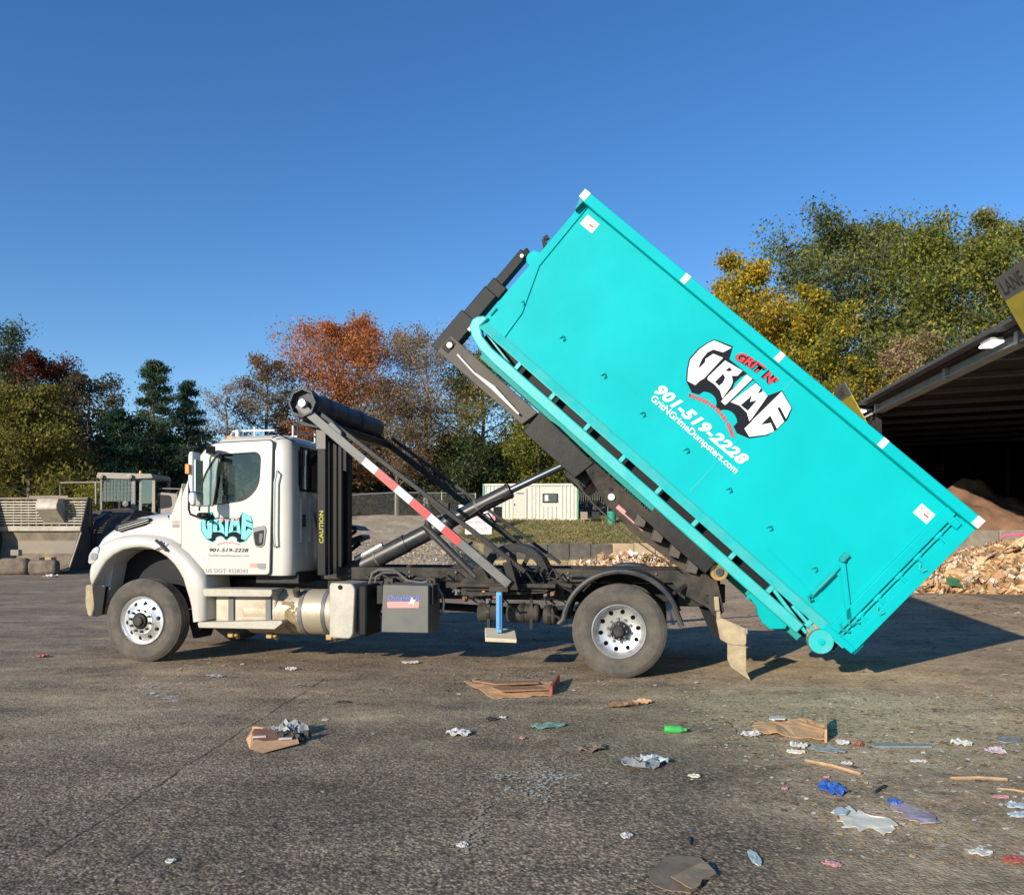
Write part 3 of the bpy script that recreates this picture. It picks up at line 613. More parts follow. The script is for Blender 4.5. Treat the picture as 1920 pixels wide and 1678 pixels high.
cv = head('convex_mirror', [(0.851,2.104),(0.887,2.129),(0.943,2.128),(0.943,1.942),(0.887,1.942),(0.851,1.987)], -.32, -.12, 'chrome', .02)
# ---- bonnet: superellipse sections tapering to the nose
mb = MB(); st_ = [(.36,1.925,1.04,1.2),(.1,1.905,1.04,1.15),(-.1,1.89,1.03,1.12),(-.3,1.86,1.02,1.08),(-.5,1.79,1.0,1.03),(-.65,1.72,.98,1.0),(-.78,1.645,.95,.98),(-.87,1.56,.91,.96),(-.93,1.46,.85,.95),(-.955,1.35,.80,.95)]
rings = []
for x, zt, hw, zb in st_:
    r = []; zc = zt-.42; e = 5.0
    for k in range(25):
        a = pi*k/24; ca, sa = cos(a), sin(a)
        yy = 1.2 - hw*abs(ca)**(2/e)*(1 if ca > 0 else -1); z = zc + (zt-zc)*abs(sa)**(2/e); r.append((x, yy, z))
    zl_ = .72 if x < -.6 else 1.42; r.append((x, 1.2+hw, zl_)); r.append((x, 1.2-hw, zl_)); rings.append(r)
hood = loft(rings).build('hood', 'white_paint', truck, smooth=True, angle=50)
# cowl between bonnet and door, on the side plane
plate('cowl_panel', 'white_paint', truck, rounded([(0.316,1.877),(0.466,2.261),(0.466,1.337),(0.726,1.096),(0.533,1.351),(0.264,1.539),(0.279,1.837)], .02), [], .16, .3, .01)
MB().tube([(0.230,0.220,1.845), (0.273,0.190,1.790), (0.280,0.180,1.620), (0.265,0.180,1.525)], .011, 6).build('hood_seal', 'clean_black', hood)
hv = plate('hood_vent', 'clean_black', hood, rounded([(-0.513,1.662),(-0.482,1.731),(-0.259,1.799),(-0.022,1.818),(-0.006,1.798),(-0.060,1.723),(-0.297,1.669),(-0.459,1.641)], .02), [], .165, .24, .012)
for i in range(3):
    a = [(-0.441,0.155,1.679),(0.010,0.155,1.794)]; MB().bar((a[0][0],.158,a[0][2]-.028+.028*i),(a[1][0]-.02,.158,a[1][2]-.028+.028*i),.012,.009).build('vent_slat', 'chrome' if i == 1 else 'grey_print', hv)
# ---- front fenders (arch swept from inner to outer edge)
inn = [(-0.720,0.942),(-0.582,1.174),(-0.513,1.269),(-0.407,1.350),(-0.278,1.412),(-0.142,1.439),(-0.022,1.446),(0.097,1.433),(0.231,1.387),(0.342,1.321),(0.438,1.235),(0.504,1.149),(0.563,1.050),(0.599,0.938),(0.643,0.813),(0.672,0.708),(0.694,0.517)]
out = [(-0.766,1.199),(-0.705,1.417),(-0.628,1.485),(-0.521,1.526),(-0.384,1.573),(-0.248,1.593),(-0.112,1.600),(0.038,1.593),(0.201,1.567),(0.335,1.527),(0.467,1.454),(0.585,1.368),(0.701,1.250),(0.789,1.158),(0.847,1.053),(0.861,0.895),(0.861,0.540)]
def fender(side):
    mb = MB(); prof = lambda r0, r1: None; rg = []
    for (a, b), (c_, d) in zip(inn, out):
        dx, dz = c_-a, d-b; L = math.hypot(dx, dz); ux, uz = dx/L, dz/L
        sec = [(0,.45),(0,.03),(.008,.008),(.03,.0),(max(.05,L*.45),-.004),(L-.06,.012),(L-.025,.03),(L,.075),(L+.022,.16),(L+.03,.34),(L+.0,.6)]
        r = []
        for q, w in sec:
            w = w+.02; r.append((a+ux*q, w if side == 0 else WID-w, b+uz*q))
        rg.append(r)
    n = len(rg[0])
    for r in rg: mb.v += r
    mb.f += [(i*n+j, i*n+j+1, (i+1)*n+j+1, (i+1)*n+j) for i in range(len(rg)-1) for j in range(n-1)]
    mb.f += [tuple(range(n)), tuple((len(rg)-1)*n+j for j in range(n))[::-1]]
    return mb.build('front_fender', 'white_paint', truck, smooth=True, angle=60)
fn = fender(0); fender(1)
MB().box(-.62,.66,.46,1.94,.80,1.46).build('wheel_well', 'clean_black', truck)
hl = plate('headlight', 'lens', fn, rounded([(-0.775,1.239),(-0.759,1.348),(-0.698,1.430),(-0.629,1.457),(-0.613,1.403),(-0.652,1.294),(-0.713,1.226)], .03), [], .016, .10, .006)
MB().lathe([(.045,0),(.050,-.006),(.04,-.007)], ((-0.682,1.329)[0],.016,(-0.682,1.329)[1]), 16).build('headlight_ring', 'grey_print', hl)
hl2 = copy_tree(hl, fn); hl2.location.y = WID-.13
MB().bar((0.208,-0.010,1.540), (0.364,-0.010,1.401), .035, .035).build('hood_latch', 'dusty_steel', hood, bevel=.01)
MB().tube([(0.327,0.000,1.507), (0.297,-0.020,1.454), (0.201,0.000,1.413)], .008, 6).build('latch_cable', 'clean_black', hood)
bp = MB().prism(rounded([(-0.847,0.962),(-0.753,0.963),(-0.676,0.881),(-0.676,0.799),(-0.753,0.551),(-0.816,0.564),(-0.854,0.728)], .03), .06, WID-.06).build('bumper', 'tan_flap', truck, bevel=.02)
plate('bumper_end', 'clean_black', bp, [(-0.737,0.939),(-0.544,0.942),(-0.598,0.601),(-0.698,0.558)], [], .05, .10)
MB().prism([(0.449,0.595),(0.689,0.525),(0.599,0.285),(0.539,0.283)], .28, .6).build('inner_mud_guard', 'clean_black', truck)
MB().box(-.1,.1,.3,2.1,.44,.56).build('front_axle', 'dusty_steel', truck, bevel=.02)
ls = MB(); 
for yy in (.75,1.65): ls.tube([(-.75,yy,.86),(-.3,yy,.66),(0,yy,.61),(.3,yy,.66),(.75,yy,.86)], .035, 6)
ls.cyl((-.3,.55,.9),(.5,.5,.75),.025).cyl((.2,.5,1.3),(.05,.5,.7),.04).box(-.35,-.2,.5,.6,.85,1.3)
ls.build('front_suspension', 'dusty_steel', truck)
# ---- wheels
def make_wheel(name, front):
    w = empty(name); w.parent = truck
    tp = [(.300,.24),(.335,.262),(.40,.275),(.455,.268),(.497,.247),(.516,.232),(.522,.225)]
    side0 = [(r, .137-(t-.137)) for r, t in tp]; s1 = [(r, t) for r, t in tp[::-1]]
    side0 = [(.300,.035),(.318,.018),(.330,.010),(.334,.013),(.338,.010),(.356,.004),(.40,-.002),(.425,.0),(.452,.001),(.455,.005),(.459,.003),(.482,.012),(.486,.017),(.490,.016),(.508,.030),(.518,.040)]
    side1 = [(r, .275-t) for r, t in side0[::-1]]
    tread = [(.525,.045),(.525,.085),(.512,.088),(.512,.098),(.525,.101),(.525,.130),(.512,.133),(.512,.143),(.525,.146),(.525,.175),(.512,.178),(.512,.188),(.525,.191),(.525,.230)]
    for k, off in enumerate([0] if front else [0,.32]):
        ty = MB().lathe(side0+tread+side1, (0,off,0), 72, closed=True).build('tyre', 'rubber', w, smooth=True, angle=30)
    if front:
        lip = [(.302,.045),(.304,.012),(.296,.006),(.288,.014),(.280,.030),(.262,.042),(.23,.034),(.19,.012),(.165,.0),(.158,-.012),(.112,-.016),(.105,-.02),(.105,.06),(.16,.06),(.25,.09),(.285,.09)]
        hole_r, hole_y, lug_r, lug_y, hub_y = .222, .0, .135, -.016, -.06
    else:
        lip = [(.302,.045),(.304,.012),(.296,.006),(.288,.012),(.276,.03),(.262,.075),(.250,.115),(.235,.125),(.19,.135),(.165,.142),(.11,.145),(.105,.147),(.105,.19),(.16,.19),(.25,.17),(.285,.12)]
        hole_r, hole_y, lug_r, lug_y, hub_y = .212, .10, .135, .142, .02
    rim = MB().lathe(lip, (0,0,0), 64, closed=True).build('rim', 'aluminium', w, smooth=True, angle=28)
    cs = MB()
    for i in range(10):
        a = 2*pi*(i+.5)/10; cs.cyl((cos(a)*hole_r, -.1, sin(a)*hole_r), (cos(a)*hole_r, .3, sin(a)*hole_r), .026 if front else .027, n=14)
    co = cs.build('tmp', None, w); bpy.context.view_layer.update(); cut(rim, [co])
    rim.data.materials.clear(); rim.data.materials.append(M['aluminium'])
    for p in rim.data.polygons: p.use_smooth = True
    rim.data.set_sharp_from_angle(angle=R(28))
    MB().cyl((0,.12 if front else .21,0),(0,.3,0),.26,n=32).build('brake_drum', 'clean_black', w)
    hb = MB().lathe([(.105,.06 if front else .18),(.104,hub_y+.05),(.09,hub_y+.015),(.055,hub_y+.01),(.05,hub_y-.01),(.0,hub_y-.012)], (0,0,0), 28).build('hub', 'clean_black', w, smooth=True)
    cp = MB().lathe([(.058,hub_y+.012),(.056,hub_y-.012),(.04,hub_y-.02),(0,hub_y-.022)], (0,0,0), 20).build('hub_cap', 'dusty_steel', hb, smooth=True)
    for i in range(10):
        a = 2*pi*i/10; x, z = cos(a)*lug_r, sin(a)*lug_r
        MB().cyl((x,lug_y+.004,z),(x,lug_y-.028,z),.017,.015,8).build('lug_nut', 'dusty_steel' if front else 'grey_steel', rim)
    if not front:
        for i in range(8):
            a = 2*pi*i/8+.2; MB().cyl((cos(a)*.085,hub_y+.02,sin(a)*.085),(cos(a)*.085,hub_y-.005,sin(a)*.085),.011,n=6).build('hub_bolt', 'grey_steel', hb)
    return w
fwheel = make_wheel('front_wheel', True); fwheel.location = (0,.0,.525)
f2 = copy_tree(fwheel, truck); f2.location = (0,WID,.525); f2.rotation_euler = (0,0,pi)
rwheel = make_wheel('rear_wheel', False); rwheel.location = (5.95,-.02,.525)
r2 = copy_tree(rwheel, truck); r2.location = (5.95,WID+.02,.525); r2.rotation_euler = (0,0,pi)
for w_ in (fwheel, rwheel, f2, r2): w_.rotation_euler.y = .17
MB().cyl((5.95,.5,.525),(5.95,1.9,.525),.09).lathe([(.0,-.22),(.16,-.18),(.24,0),(.16,.18),(0,.22)], (5.95,1.2,.53), 20).build('rear_axle', 'dusty_steel', truck, smooth=True)
# ---- chassis rails and crossmembers
for yy in (.72,1.58): MB().box(-.7,7.15,yy,yy+.09,.80,1.02).build('chassis_rail', 'black_steel', truck, bevel=.01)
for yy in (.66,1.56): MB().box(2.1,7.02,yy,yy+.18,1.03,1.19).build('hoist_subframe', 'dusty_steel' if yy < 1 else 'black_steel', truck, bevel=.012)
cm = MB()
for x in (2.2,3.1,4.0,4.9,5.4,6.5,7.0): cm.box(x-.05,x+.05,.81,1.58,.84,1.0)
cm.build('crossmember', 'clean_black', truck)
MB().cyl((2.3,1.2,.72),(5.8,1.2,.56),.05).build('drive_shaft', 'clean_black', truck)
MB().box(1.9,2.6,.85,1.6,.55,1.0).cyl((1.2,1.2,.7),(2.0,1.2,.7),.25).build('gearbox', 'clean_black', truck, bevel=.03)
MB().box(-.2,1.3,.85,1.55,.62,1.5).build('engine', 'clean_black', truck, bevel=.04)
# clutter along the rail: hoses, valves, brackets
rs = random.Random(5)
hose = MB()
for i in range(9):
    x = 2.7+i*.42+rs.uniform(-.1,.1); hose.tube([(x,.60,1.06+rs.uniform(-.04,.05)),(x+.14,.56,1.12+rs.uniform(-.03,.06)),(x+.3,.58,1.02+rs.uniform(-.05,.06)),(x+.46,.6,.96+rs.uniform(-.06,.05))], .014, 6)
hose.tube([(5.0,.5,.95),(5.1,.42,1.03),(5.3,.42,.97),(5.42,.5,.9)], .014, 6)
hose.build('hydraulic_hose', 'black_plastic', truck, smooth=True)
for x, z in ((3.0,1.0),(3.25,.98),(3.55,1.02),(4.0,.98),(4.2,.93),(5.15,.92),(5.35,.86),(6.75,.94)):
    v = MB().box(x,x+.12,.54,.66,z-.06,z+.06).cyl((x+.06,.5,z),(x+.06,.56,z),.022); v.build('valve', 'dusty_steel', truck, bevel=.008)
a = [(2.810,0.550,0.963),(2.859,0.550,1.125),(2.944,0.550,1.166),(3.126,0.550,1.167),(3.195,0.550,1.128),(3.313,0.550,1.036),(3.486,0.550,1.011),(3.576,0.550,1.025)]
MB().tube([(p[0],.52,p[2]) for p in a], .016, 6).tube([(p[0]+.04,.56,p[2]-.04) for p in a], .012, 6).build('brake_hose', 'grey_steel', truck, smooth=True)
MB().tube([(3.685,0.300,1.002),(3.765,0.300,0.971),(3.824,0.300,0.882),(3.844,0.300,0.786),(3.831,0.300,0.690),(3.804,0.300,0.638)], .02, 8).build('loose_hose', 'black_plastic', truck, smooth=True).data.materials[0] = M['grey_steel']
# ---- steps, tank, tread-plate box
for n_, pts in (('step', [(0.834,0.913),(0.863,0.940),(1.768,0.939),(1.775,0.893),(1.747,0.848),(0.863,0.841)]), ('step', [(0.774,0.505),(0.789,0.525),(1.897,0.567),(1.911,0.535),(1.807,0.455),(0.789,0.453)])):
    MB().prism(pts, .0, .30).build(n_, 'tread_plate', truck, bevel=.008)
sb = MB().box(.93,1.76,.14,.5,.46,.93); sb.build('step_box', 'tank_aluminium', truck, bevel=.03)
for x in (1.16,1.66): MB().box(x-.035,x+.035,.115,.14,.50,.92).build('step_strap', 'grey_steel', truck)
tank = MB().cyl((1.30,.42,.64),(2.78,.42,.64),.285,n=40); tk = tank.build('fuel_tank', 'tank_aluminium', truck, bevel=.02, angle=50)
for x in (2.06,2.36): MB().lathe([(.288,-.025),(.294,-.025),(.294,.025),(.288,.025)], (x,.42,.64), 40, 'x', closed=True).build('tank_strap', 'grey_steel', tk, smooth=True)
MB().cyl((2.0,.22,.86),(2.0,.17,.93),.045).build('filler_cap', 'dusty_steel', tk, smooth=True)
stn = MB(); rr_ = random.Random(4)
for k in range(60):
    xx = rr_.gauss(1.93,.045); a = R(180+rr_.gauss(-8,26)); s_ = rr_.uniform(.012,.035)
    stn.add([(xx+s_*p, .42+.2875*cos(a+q*s_/.3), .64-.2875*sin(-(a+q*s_/.3))*-1) for p,q in ((-1,-.8),(.8,-1),(1,.9),(-.7,1))], [(0,1,2,3)])
stn.build('tank_stain', 'stain_brown', tk)
for x in (1.02,1.55,2.35): MB().box(x-.02,x+.06,.3,.36,.30,.37).cyl((x+.1,.3,.35),(x+.1,.36,.30),.03).build('tank_drain', 'gold_steel', truck, bevel=.01)
bx = MB().prism(rounded([(2.487,0.991),(2.508,1.029),(2.779,1.020),(2.820,0.956),(2.793,0.408),(2.752,0.356),(2.487,0.362)], .04), .05, .62).build('tread_plate_box', 'tread_plate', truck, bevel=.015)
MB().box(2.83,2.95,.10,.6,.38,1.0).build('box_side', 'clean_black', truck, bevel=.03)
MB().lathe([(.028,0),(.028,-.006),(.018,-.007),(.0,-.007)], ((2.631,0.983)[0],.048,(2.631,0.983)[1]-.01), 16).build('box_sticker', 'dark_print', bx)
# ---- tool box with the hoist maker's plate
tb = MB().prism([(3.168,1.011),(3.727,1.005),(3.727,0.449),(3.148,0.448)], .05, .55).build('tool_box', 'box_grey', truck, bevel=.008)
MB().prism([(3.069,0.995),(3.136,0.995),(3.136,0.779),(3.069,0.778)], .12, .3).prism([(3.712,1.002),(3.764,1.003),(3.764,0.783),(3.712,0.782)], .12, .3).build('tool_box_bracket', 'black_steel', truck)
patch('maker_plate', 'pale_red', tb, rounded([(3.218,0.800),(3.228,0.813),(3.619,0.819),(3.610,0.744),(3.228,0.737)], .01), .046)
a = [(3.231,0.050,0.810),(3.636,0.050,0.885)]
text('maker_plate_lettering', 'DynaHAUL', 'blue_print', tb, a[0][0], a[0][2], a[1][0]-a[0][0], a[1][2]-a[0][2], .045, shear=.25, offset=.02)
patch('maker_plate_star', 'white_print', tb, [(3.531,0.874),(3.544,0.834),(3.583,0.841),(3.557,0.815),(3.557,0.777),(3.521,0.796),(3.478,0.786),(3.505,0.814),(3.515,0.840)], .042)
# ---- air tanks, stabiliser leg
for x0, x1, z, y in ((4.22,4.5,.66,.52),(4.58,4.98,.66,.52),(5.02,5.18,.64,.55)):
    at = MB().cyl((x0,y,z),(x1,y,z),.115,n=20).build('air_tank', 'dusty_steel', truck, bevel=.03, angle=50)
    MB().lathe([(.118,-.02),(.124,-.02),(.124,.02),(.118,.02)], ((x0+x1)/2,y,z), 20, 'x', closed=True).build('tank_band', 'black_steel', at)
for x in (4.35,4.87): MB().box(x,x+.035,.42,.46,.48,.98).build('tank_hanger', 'dusty_steel', truck)
MB().box(4.05,4.35,.36,.5,.88,.96).build('lamp_bracket', 'dusty_steel', truck)
MB().lathe([(.03,0),(.028,-.02),(.0,-.03)], (4.325,.36,.905), 14).build('marker_lamp', 'amber', truck, smooth=True)
leg = MB().box(4.515,4.585,.16,.24,.46,.98).box(4.535,4.565,.14,.16,.50,.90).build('stabilizer_leg', 'blue_paint', truck, bevel=.008)
j = MB().box(-.17,.19,-.22,.22,-.02,.025).build('foot_pad', 'pad_wood', leg, bevel=.006); j.location = (4.55,.20,.425); j.rotation_euler = (R(9),R(3),R(14))
MB().box(4.44,4.66,.14,.28,.94,1.0).build('leg_collar', 'dusty_steel', leg)
MB().prism([(3.983,0.967),(4.161,0.919),(5.061,0.931),(5.137,0.969),(5.061,0.918),(4.161,0.868)], .30, .62).box(3.95,5.2,.25,.62,.985,1.03).build('leg_platform', 'dusty_steel', truck)

# ---- hoist parts of the truck: tarp arms, mast, cylinder, guard, rack
arm = MB().bar((2.109,0.020,3.178), (4.702,0.020,1.031), .06, .105).build('tarp_arm', 'grey_steel', truck, bevel=.006)
cols = ['white_tape','red_tape','white_tape','red_tape','white_tape','red_tape']
tp = [(2.992,-0.012,2.427),(3.131,-0.012,2.311),(3.381,-0.012,2.107),(3.571,-0.012,1.949),(3.778,-0.012,1.780),(3.958,-0.012,1.631),(4.162,-0.012,1.477)]
# tape follows the arm's centre line
A0, A1 = Vector((2.109,0.020,3.178)), Vector((4.702,0.020,1.031))
def on(t, dy=0): p = A0.lerp(A1, t); return (p.x, dy, p.z)
tq = [.325, .385, .48, .55, .635, .70, .775]
for i, cc in enumerate(cols): MB().bar(on(tq[i],-.0125), on(tq[i+1],-.0125), .003, .088).build('reflective_tape', cc, arm)
MB().bar((2.348,0.100,3.074), (4.874,0.100,1.176), .05, .055).build('inner_arm', 'black_steel', truck, bevel=.006)
MB().prism([(2.434,2.897),(2.543,2.958),(2.665,2.840),(2.665,2.751),(2.543,2.805)], .0, .12).build('arm_gusset', 'grey_steel', truck, bevel=.01)
MB().bar((2.20,WID-.02,3.10),(4.85,WID-.02,1.12), .05, .085).build('far_tarp_arm', 'black_steel', truck, bevel=.006)
MB().bar((2.5,WID-.12,3.02),(5.0,WID-.12,1.2), .04, .045).build('far_inner_arm', 'black_steel', truck, bevel=.006)
lt = MB()
for t in (.2,.34,.48,.62): a_ = Vector((2.2,0,3.12)).lerp(Vector((4.8,0,1.1)), t); lt.tube([(a_.x,WID-.05,a_.z),(a_.x+.12,WID-.05,a_.z+.05),(a_.x+.3,WID-.05,a_.z-.2)], .015, 5)
lt.build('arm_hose', 'black_plastic', truck)
MB().prism([(3.191,2.060),(3.316,2.104),(3.471,2.043),(3.471,1.810),(3.347,1.908)], 1.85, 1.95).build('far_arm_bracket', 'black_steel', truck)
# rolled tarp across the top
tr_ = MB().cyl((2.18,.10,3.19),(2.18,WID-.02,3.19),.155,n=14)
tr = tr_.build('tarp_roll', 'tarp', truck, smooth=True, angle=60)
for yy,rr in ((.55,.165),(1.1,.16),(1.6,.175)): MB().lathe([(.15,-.12),(rr,-.08),(rr+.008,.05),(.15,.13)], (2.18,yy,3.185), 14).build('tarp_fold', 'tarp', tr, smooth=True, angle=70)
MB().prism([(2.02,3.04),(1.98,3.18),(2.08,3.34),(2.24,3.36),(2.36,3.25),(2.36,3.08),(2.22,2.98)], .04, .17).build('tarp_housing', 'tarp', tr, bevel=.01)
hsg = MB().lathe([(.17,0),(.175,-.10),(.155,-.10),(.15,-.01)], (2.18,.06,3.185), 8, closed=True).build('housing_rim', 'tarp', tr)
MB().cyl((2.18,.02,3.18),(2.18,-.05,3.18),.052,n=20).build('tarp_motor', 'aluminium', tr, bevel=.01)
MB().prism([(1.98,2.98),(2.1,2.93),(2.45,2.88),(2.5,2.96),(2.2,3.06)], .2, 2.2).build('tarp_tray', 'black_steel', truck, bevel=.01)
# mast strut and lift cylinder for the tarp arms
MB().cyl((3.582,0.350,1.717), (4.234,0.350,1.095), .045).cyl((3.616,0.350,1.781), (3.696,0.350,1.555), .03).build('arm_cylinder', 'cylinder_black', truck, smooth=True, bevel=0)
MB().prism([(4.222,1.215),(4.301,1.234),(4.399,1.075),(4.628,1.224),(4.693,0.983),(5.046,0.987),(5.046,1.063),(5.110,0.937),(4.070,0.936),(4.016,1.000),(4.136,1.117)], .32, .48).build('arm_pivot_plate', 'dusty_steel', truck, bevel=.008)
MB().prism([(4.613,1.277),(4.708,1.309),(4.803,0.969),(4.708,0.968)], .05, .30).build('pivot_cheek', 'black_steel', truck, bevel=.006)
# main lift cylinder
b0, b1, c1_, e1 = Vector((2.396,0.900,1.111)), Vector((3.604,0.900,1.709)), Vector((4.551,0.900,2.164)), Vector((5.543,0.900,2.614))
cyl = MB().cyl(b0, b0.lerp(c1_,.36), .118, n=24).cyl(b0.lerp(c1_,.36), b0.lerp(c1_,.62), .108, n=24).cyl(b0.lerp(c1_,.62), c1_, .096, n=24)
lc = cyl.build('lift_cylinder', 'cylinder_black', truck, bevel=.008, angle=50)
for t, r_ in ((.18,.126),(.36,.122),(.62,.112),(.8,.102),(.985,.104)):
    p = b0.lerp(c1_, t); d = (c1_-b0).normalized(); MB().cyl(p-d*.012, p+d*.012, r_, n=24).build('cylinder_collar', 'grey_steel' if t in (.18,.8) else 'cylinder_black', lc, smooth=True)
MB().cyl(c1_, e1, .045, n=20).build('piston_rod', 'rod_steel', lc, smooth=True)
MB().cyl(b0.lerp(c1_,.05)+Vector((0,-.05,.12)), b0.lerp(c1_,.22)+Vector((0,-.05,.13)), .04).build('cylinder_valve', 'aluminium', lc, smooth=True)
MB().tube([c1_+Vector((-.1,-.1,-.1)), c1_+Vector((-.3,-.1,-.18)), c1_+Vector((-.6,-.1,-.38))], .008, 6).build('cylinder_pipe', 'brown_steel', lc)
# round guard of plates with spokes beside the pivot
gc = (4.664,0.550,1.070); gd = MB(); GR = .49
def sector(r0, r1, a0, a1, y0, y1, n=10):
    pts = [(gc[0]+r1*cos(R(a0+(a1-a0)*k/n)), gc[2]+r1*sin(R(a0+(a1-a0)*k/n))) for k in range(n+1)] + [(gc[0]+r0*cos(R(a1+(a0-a1)*k/n)), gc[2]+r0*sin(R(a1+(a0-a1)*k/n))) for k in range(n+1)]
    return MB().prism(pts, y0, y1)
gg = sector(.33,.43,8,150,.52,.56).build('guide_arch', 'black_steel', truck, bevel=.006)
sector(.41,.43,10,140,.56,.86).build('guide_plate', 'black_steel', gg)
for a_ in (95,60,22): MB().bar((gc[0]+.02,.545,gc[2]-.04),(gc[0]+.38*cos(R(a_)),.545,gc[2]+.38*sin(R(a_))),.04,.08 if a_ == 95 else .05).build('guide_spoke', 'black_steel', gg)
MB().tube([(4.712,0.400,0.970),(4.822,0.400,1.079),(4.918,0.400,1.112),(4.995,0.400,1.227)], .022, 6).tube([(4.664,0.380,1.123),(4.741,0.380,0.984),(4.780,0.380,0.934),(4.857,0.380,1.049)], .022, 6).build('guide_strut', 'black_steel', truck)
# hydraulic plumbing and fittings massed on the frame beside the pivot
rs = random.Random(12)
for i in range(16):
    x = rs.uniform(3.85,5.15); z = rs.uniform(.78,1.12); y = rs.uniform(.34,.56)
    MB().tube([(x,y,z),(x+rs.uniform(.05,.12),y-.05,z+rs.uniform(-.02,.14)),(x+rs.uniform(.15,.28),y-.03,z+rs.uniform(-.12,.08)),(x+rs.uniform(.28,.4),y+.05,z-rs.uniform(.02,.2))], rs.choice((.009,.012,.015)), 6).build('hydraulic_line', rs.choice(('black_plastic','dusty_steel','clean_black','grey_steel')), truck, smooth=True)
for i in range(10):
    x = rs.uniform(3.9,5.2); z = rs.uniform(.80,1.1); MB().cyl((x,.33,z),(x,.38,z),rs.uniform(.015,.03),n=8).box(x-.03,x+.03,.37,.44,z-.03,z+.03).build('fitting', rs.choice(('dusty_steel','grey_steel','rust')), truck, bevel=.004)
for x in (2.5,3.3,3.9,5.3,6.35,6.8):
    for z in (1.08,1.14): MB().cyl((x,.655,z),(x,.64,z),.014,n=6).build('frame_bolt', 'grey_steel', truck)
MB().tube([(2.9,.5,.72),(3.0,.45,.62),(3.06,.5,.5)], .014, 6).tube([(5.05,.4,.86),(5.12,.3,.7),(5.25,.32,.62),(5.36,.42,.66)], .012, 6).build('air_hose', 'black_plastic', truck, smooth=True)
for t in (.30,.42,.54,.66,.8):       # cleats and rungs along the arms
    MB().bar(on(t,.03), tuple(Vector(on(t,.09))+Vector((.05,.04,.05))), .03, .03).build('arm_cleat', 'black_steel', arm)
# rack behind the cab, exhaust stack
rack = MB().box(2.23,2.34,.28,.38,1.10,2.93).box(2.22,2.34,.98,1.14,1.1,2.85).box(2.24,2.33,.38,.98,2.80,2.88).build('headache_rack', 'clean_black', truck, bevel=.008)
for yy in (.50,.66,.82): MB().box(2.27,2.32,yy,yy+.06,1.1,2.80).build('rack_upright', 'clean_black', rack)
MB().box(2.24,2.30,.86,.98,1.2,2.45).build('rack_panel', 'clean_black', rack)
MB().box(2.225,2.345,.262,.278,2.66,2.92).build('rack_cap', 'grey_steel', rack)
text('rack_lettering', 'CAUTION', 'yellow_print', rack, 2.315, 1.50, .40, .055, .274, rot=R(90), offset=.02)
MB().cyl((2.10,.86,1.2),(2.10,.86,2.5),.07).cyl((2.10,.86,2.5),(2.10,.86,2.84),.05).build('exhaust_stack', 'chrome', truck, smooth=True, angle=60)
MB().cyl((2.05,.9,1.2),(2.05,.9,2.2),.035).tube([(2.04,.6,1.9),(2.1,.62,1.6),(2.16,.66,1.3),(2.2,.7,1.1)], .016, 6).tube([(2.06,.75,2.1),(2.1,.78,1.6),(2.12,.8,1.1)], .013, 6).build('air_line', 'black_plastic', truck, smooth=True)
# far side brackets and pads seen beyond the rail
MB().bar((1.443,2.100,1.229), (2.010,2.100,1.663), .04, .04).bar((1.588,2.000,1.093), (2.108,2.000,1.484), .04, .05).build('rack_brace', 'black_steel', truck)
MB().prism([(1.819,1.702),(1.960,1.749),(2.109,1.725),(2.191,1.662),(2.043,1.686),(1.861,1.655)], 1.8, 2.2).build('brace_arch', 'black_plastic', truck)
MB().prism([(1.902,1.522),(2.191,1.608),(2.216,1.553),(1.927,1.436)], 1.85, 2.15).build('brace_pad', 'black_plastic', truck, bevel=.01)
# ---- rear fenders (plastic quarter fenders round the dual wheels)
def rear_fender(y0, y1, m):
    pts = [(5.25,.60)] + [(5.97+.67*cos(R(a)), .56+.66*sin(R(a))) for a in range(172, 22, -8)] + [(6.66,.60)]
    ip = [(a+(5.97-a)*.075, b+(.5-b)*.075) for a, b in pts]
    f = MB().prism(pts+ip[::-1], y0, y1).build('rear_fender', m, truck, bevel=.015, angle=50)
    lp = [(5.97+(a-5.97)*1.0, b) for a, b in pts]
    MB().tube([(a,y0,b) for a,b in [(p[0]+(5.97-p[0])*.035, p[1]+(.5-p[1])*.035) for p in pts]], .030, 8).build('fender_lip', m, f, smooth=True)
rear_fender(-.02, .62, 'black_plastic'); rear_fender(WID-.62, WID+.02, 'black_plastic')
MB().bar((6.55,.1,.95),(6.8,.5,1.1),.04,.04).build('fender_bracket', 'dusty_steel', truck); MB().bar((5.4,.3,1.0),(5.1,.5,1.05),.04,.04).build('fender_bracket', 'dusty_steel', truck)
# ---- tail of the chassis
tail = plate('tail_plate', 'dusty_steel', truck, [(6.486,1.144),(7.005,1.161),(7.051,1.018),(7.110,0.748),(7.034,0.657),(6.970,0.716),(6.935,0.775),(6.622,0.940)], [], .3, .42, .006)
for u_,v_ in ((.0,.0),(.1,.0),(.0,-.08),(.1,-.08)): MB().cyl((6.92+u_,.298,.92+v_),(6.92+u_,.285,.92+v_),.012,n=8).build('plate_bolt', 'clean_black', tail)
MB().box(6.6,6.95,.42,1.98,.78,1.0).build('tail_crossmember', 'black_steel', truck, bevel=.01)
MB().prism([(6.849,0.756),(7.046,0.698),(7.135,0.424),(6.993,0.421)], .45, 1.0).build('inner_flap', 'clean_black', truck)
hr = MB().lathe([(.02,-.03),(.055,-.03),(.06,-.045),(.095,-.045),(.098,-.03),(.085,0),(.098,.04),(.05,.045)], ((7.045,1.190)[0],.22,(7.045,1.190)[1]), 28).build('hinge_roller', 'gold_steel', truck, smooth=True, angle=30)
MB().cyl((7.05,.16,1.19),(7.05,2.2,1.19),.045).build('hinge_pin', 'rod_steel', truck, smooth=True)
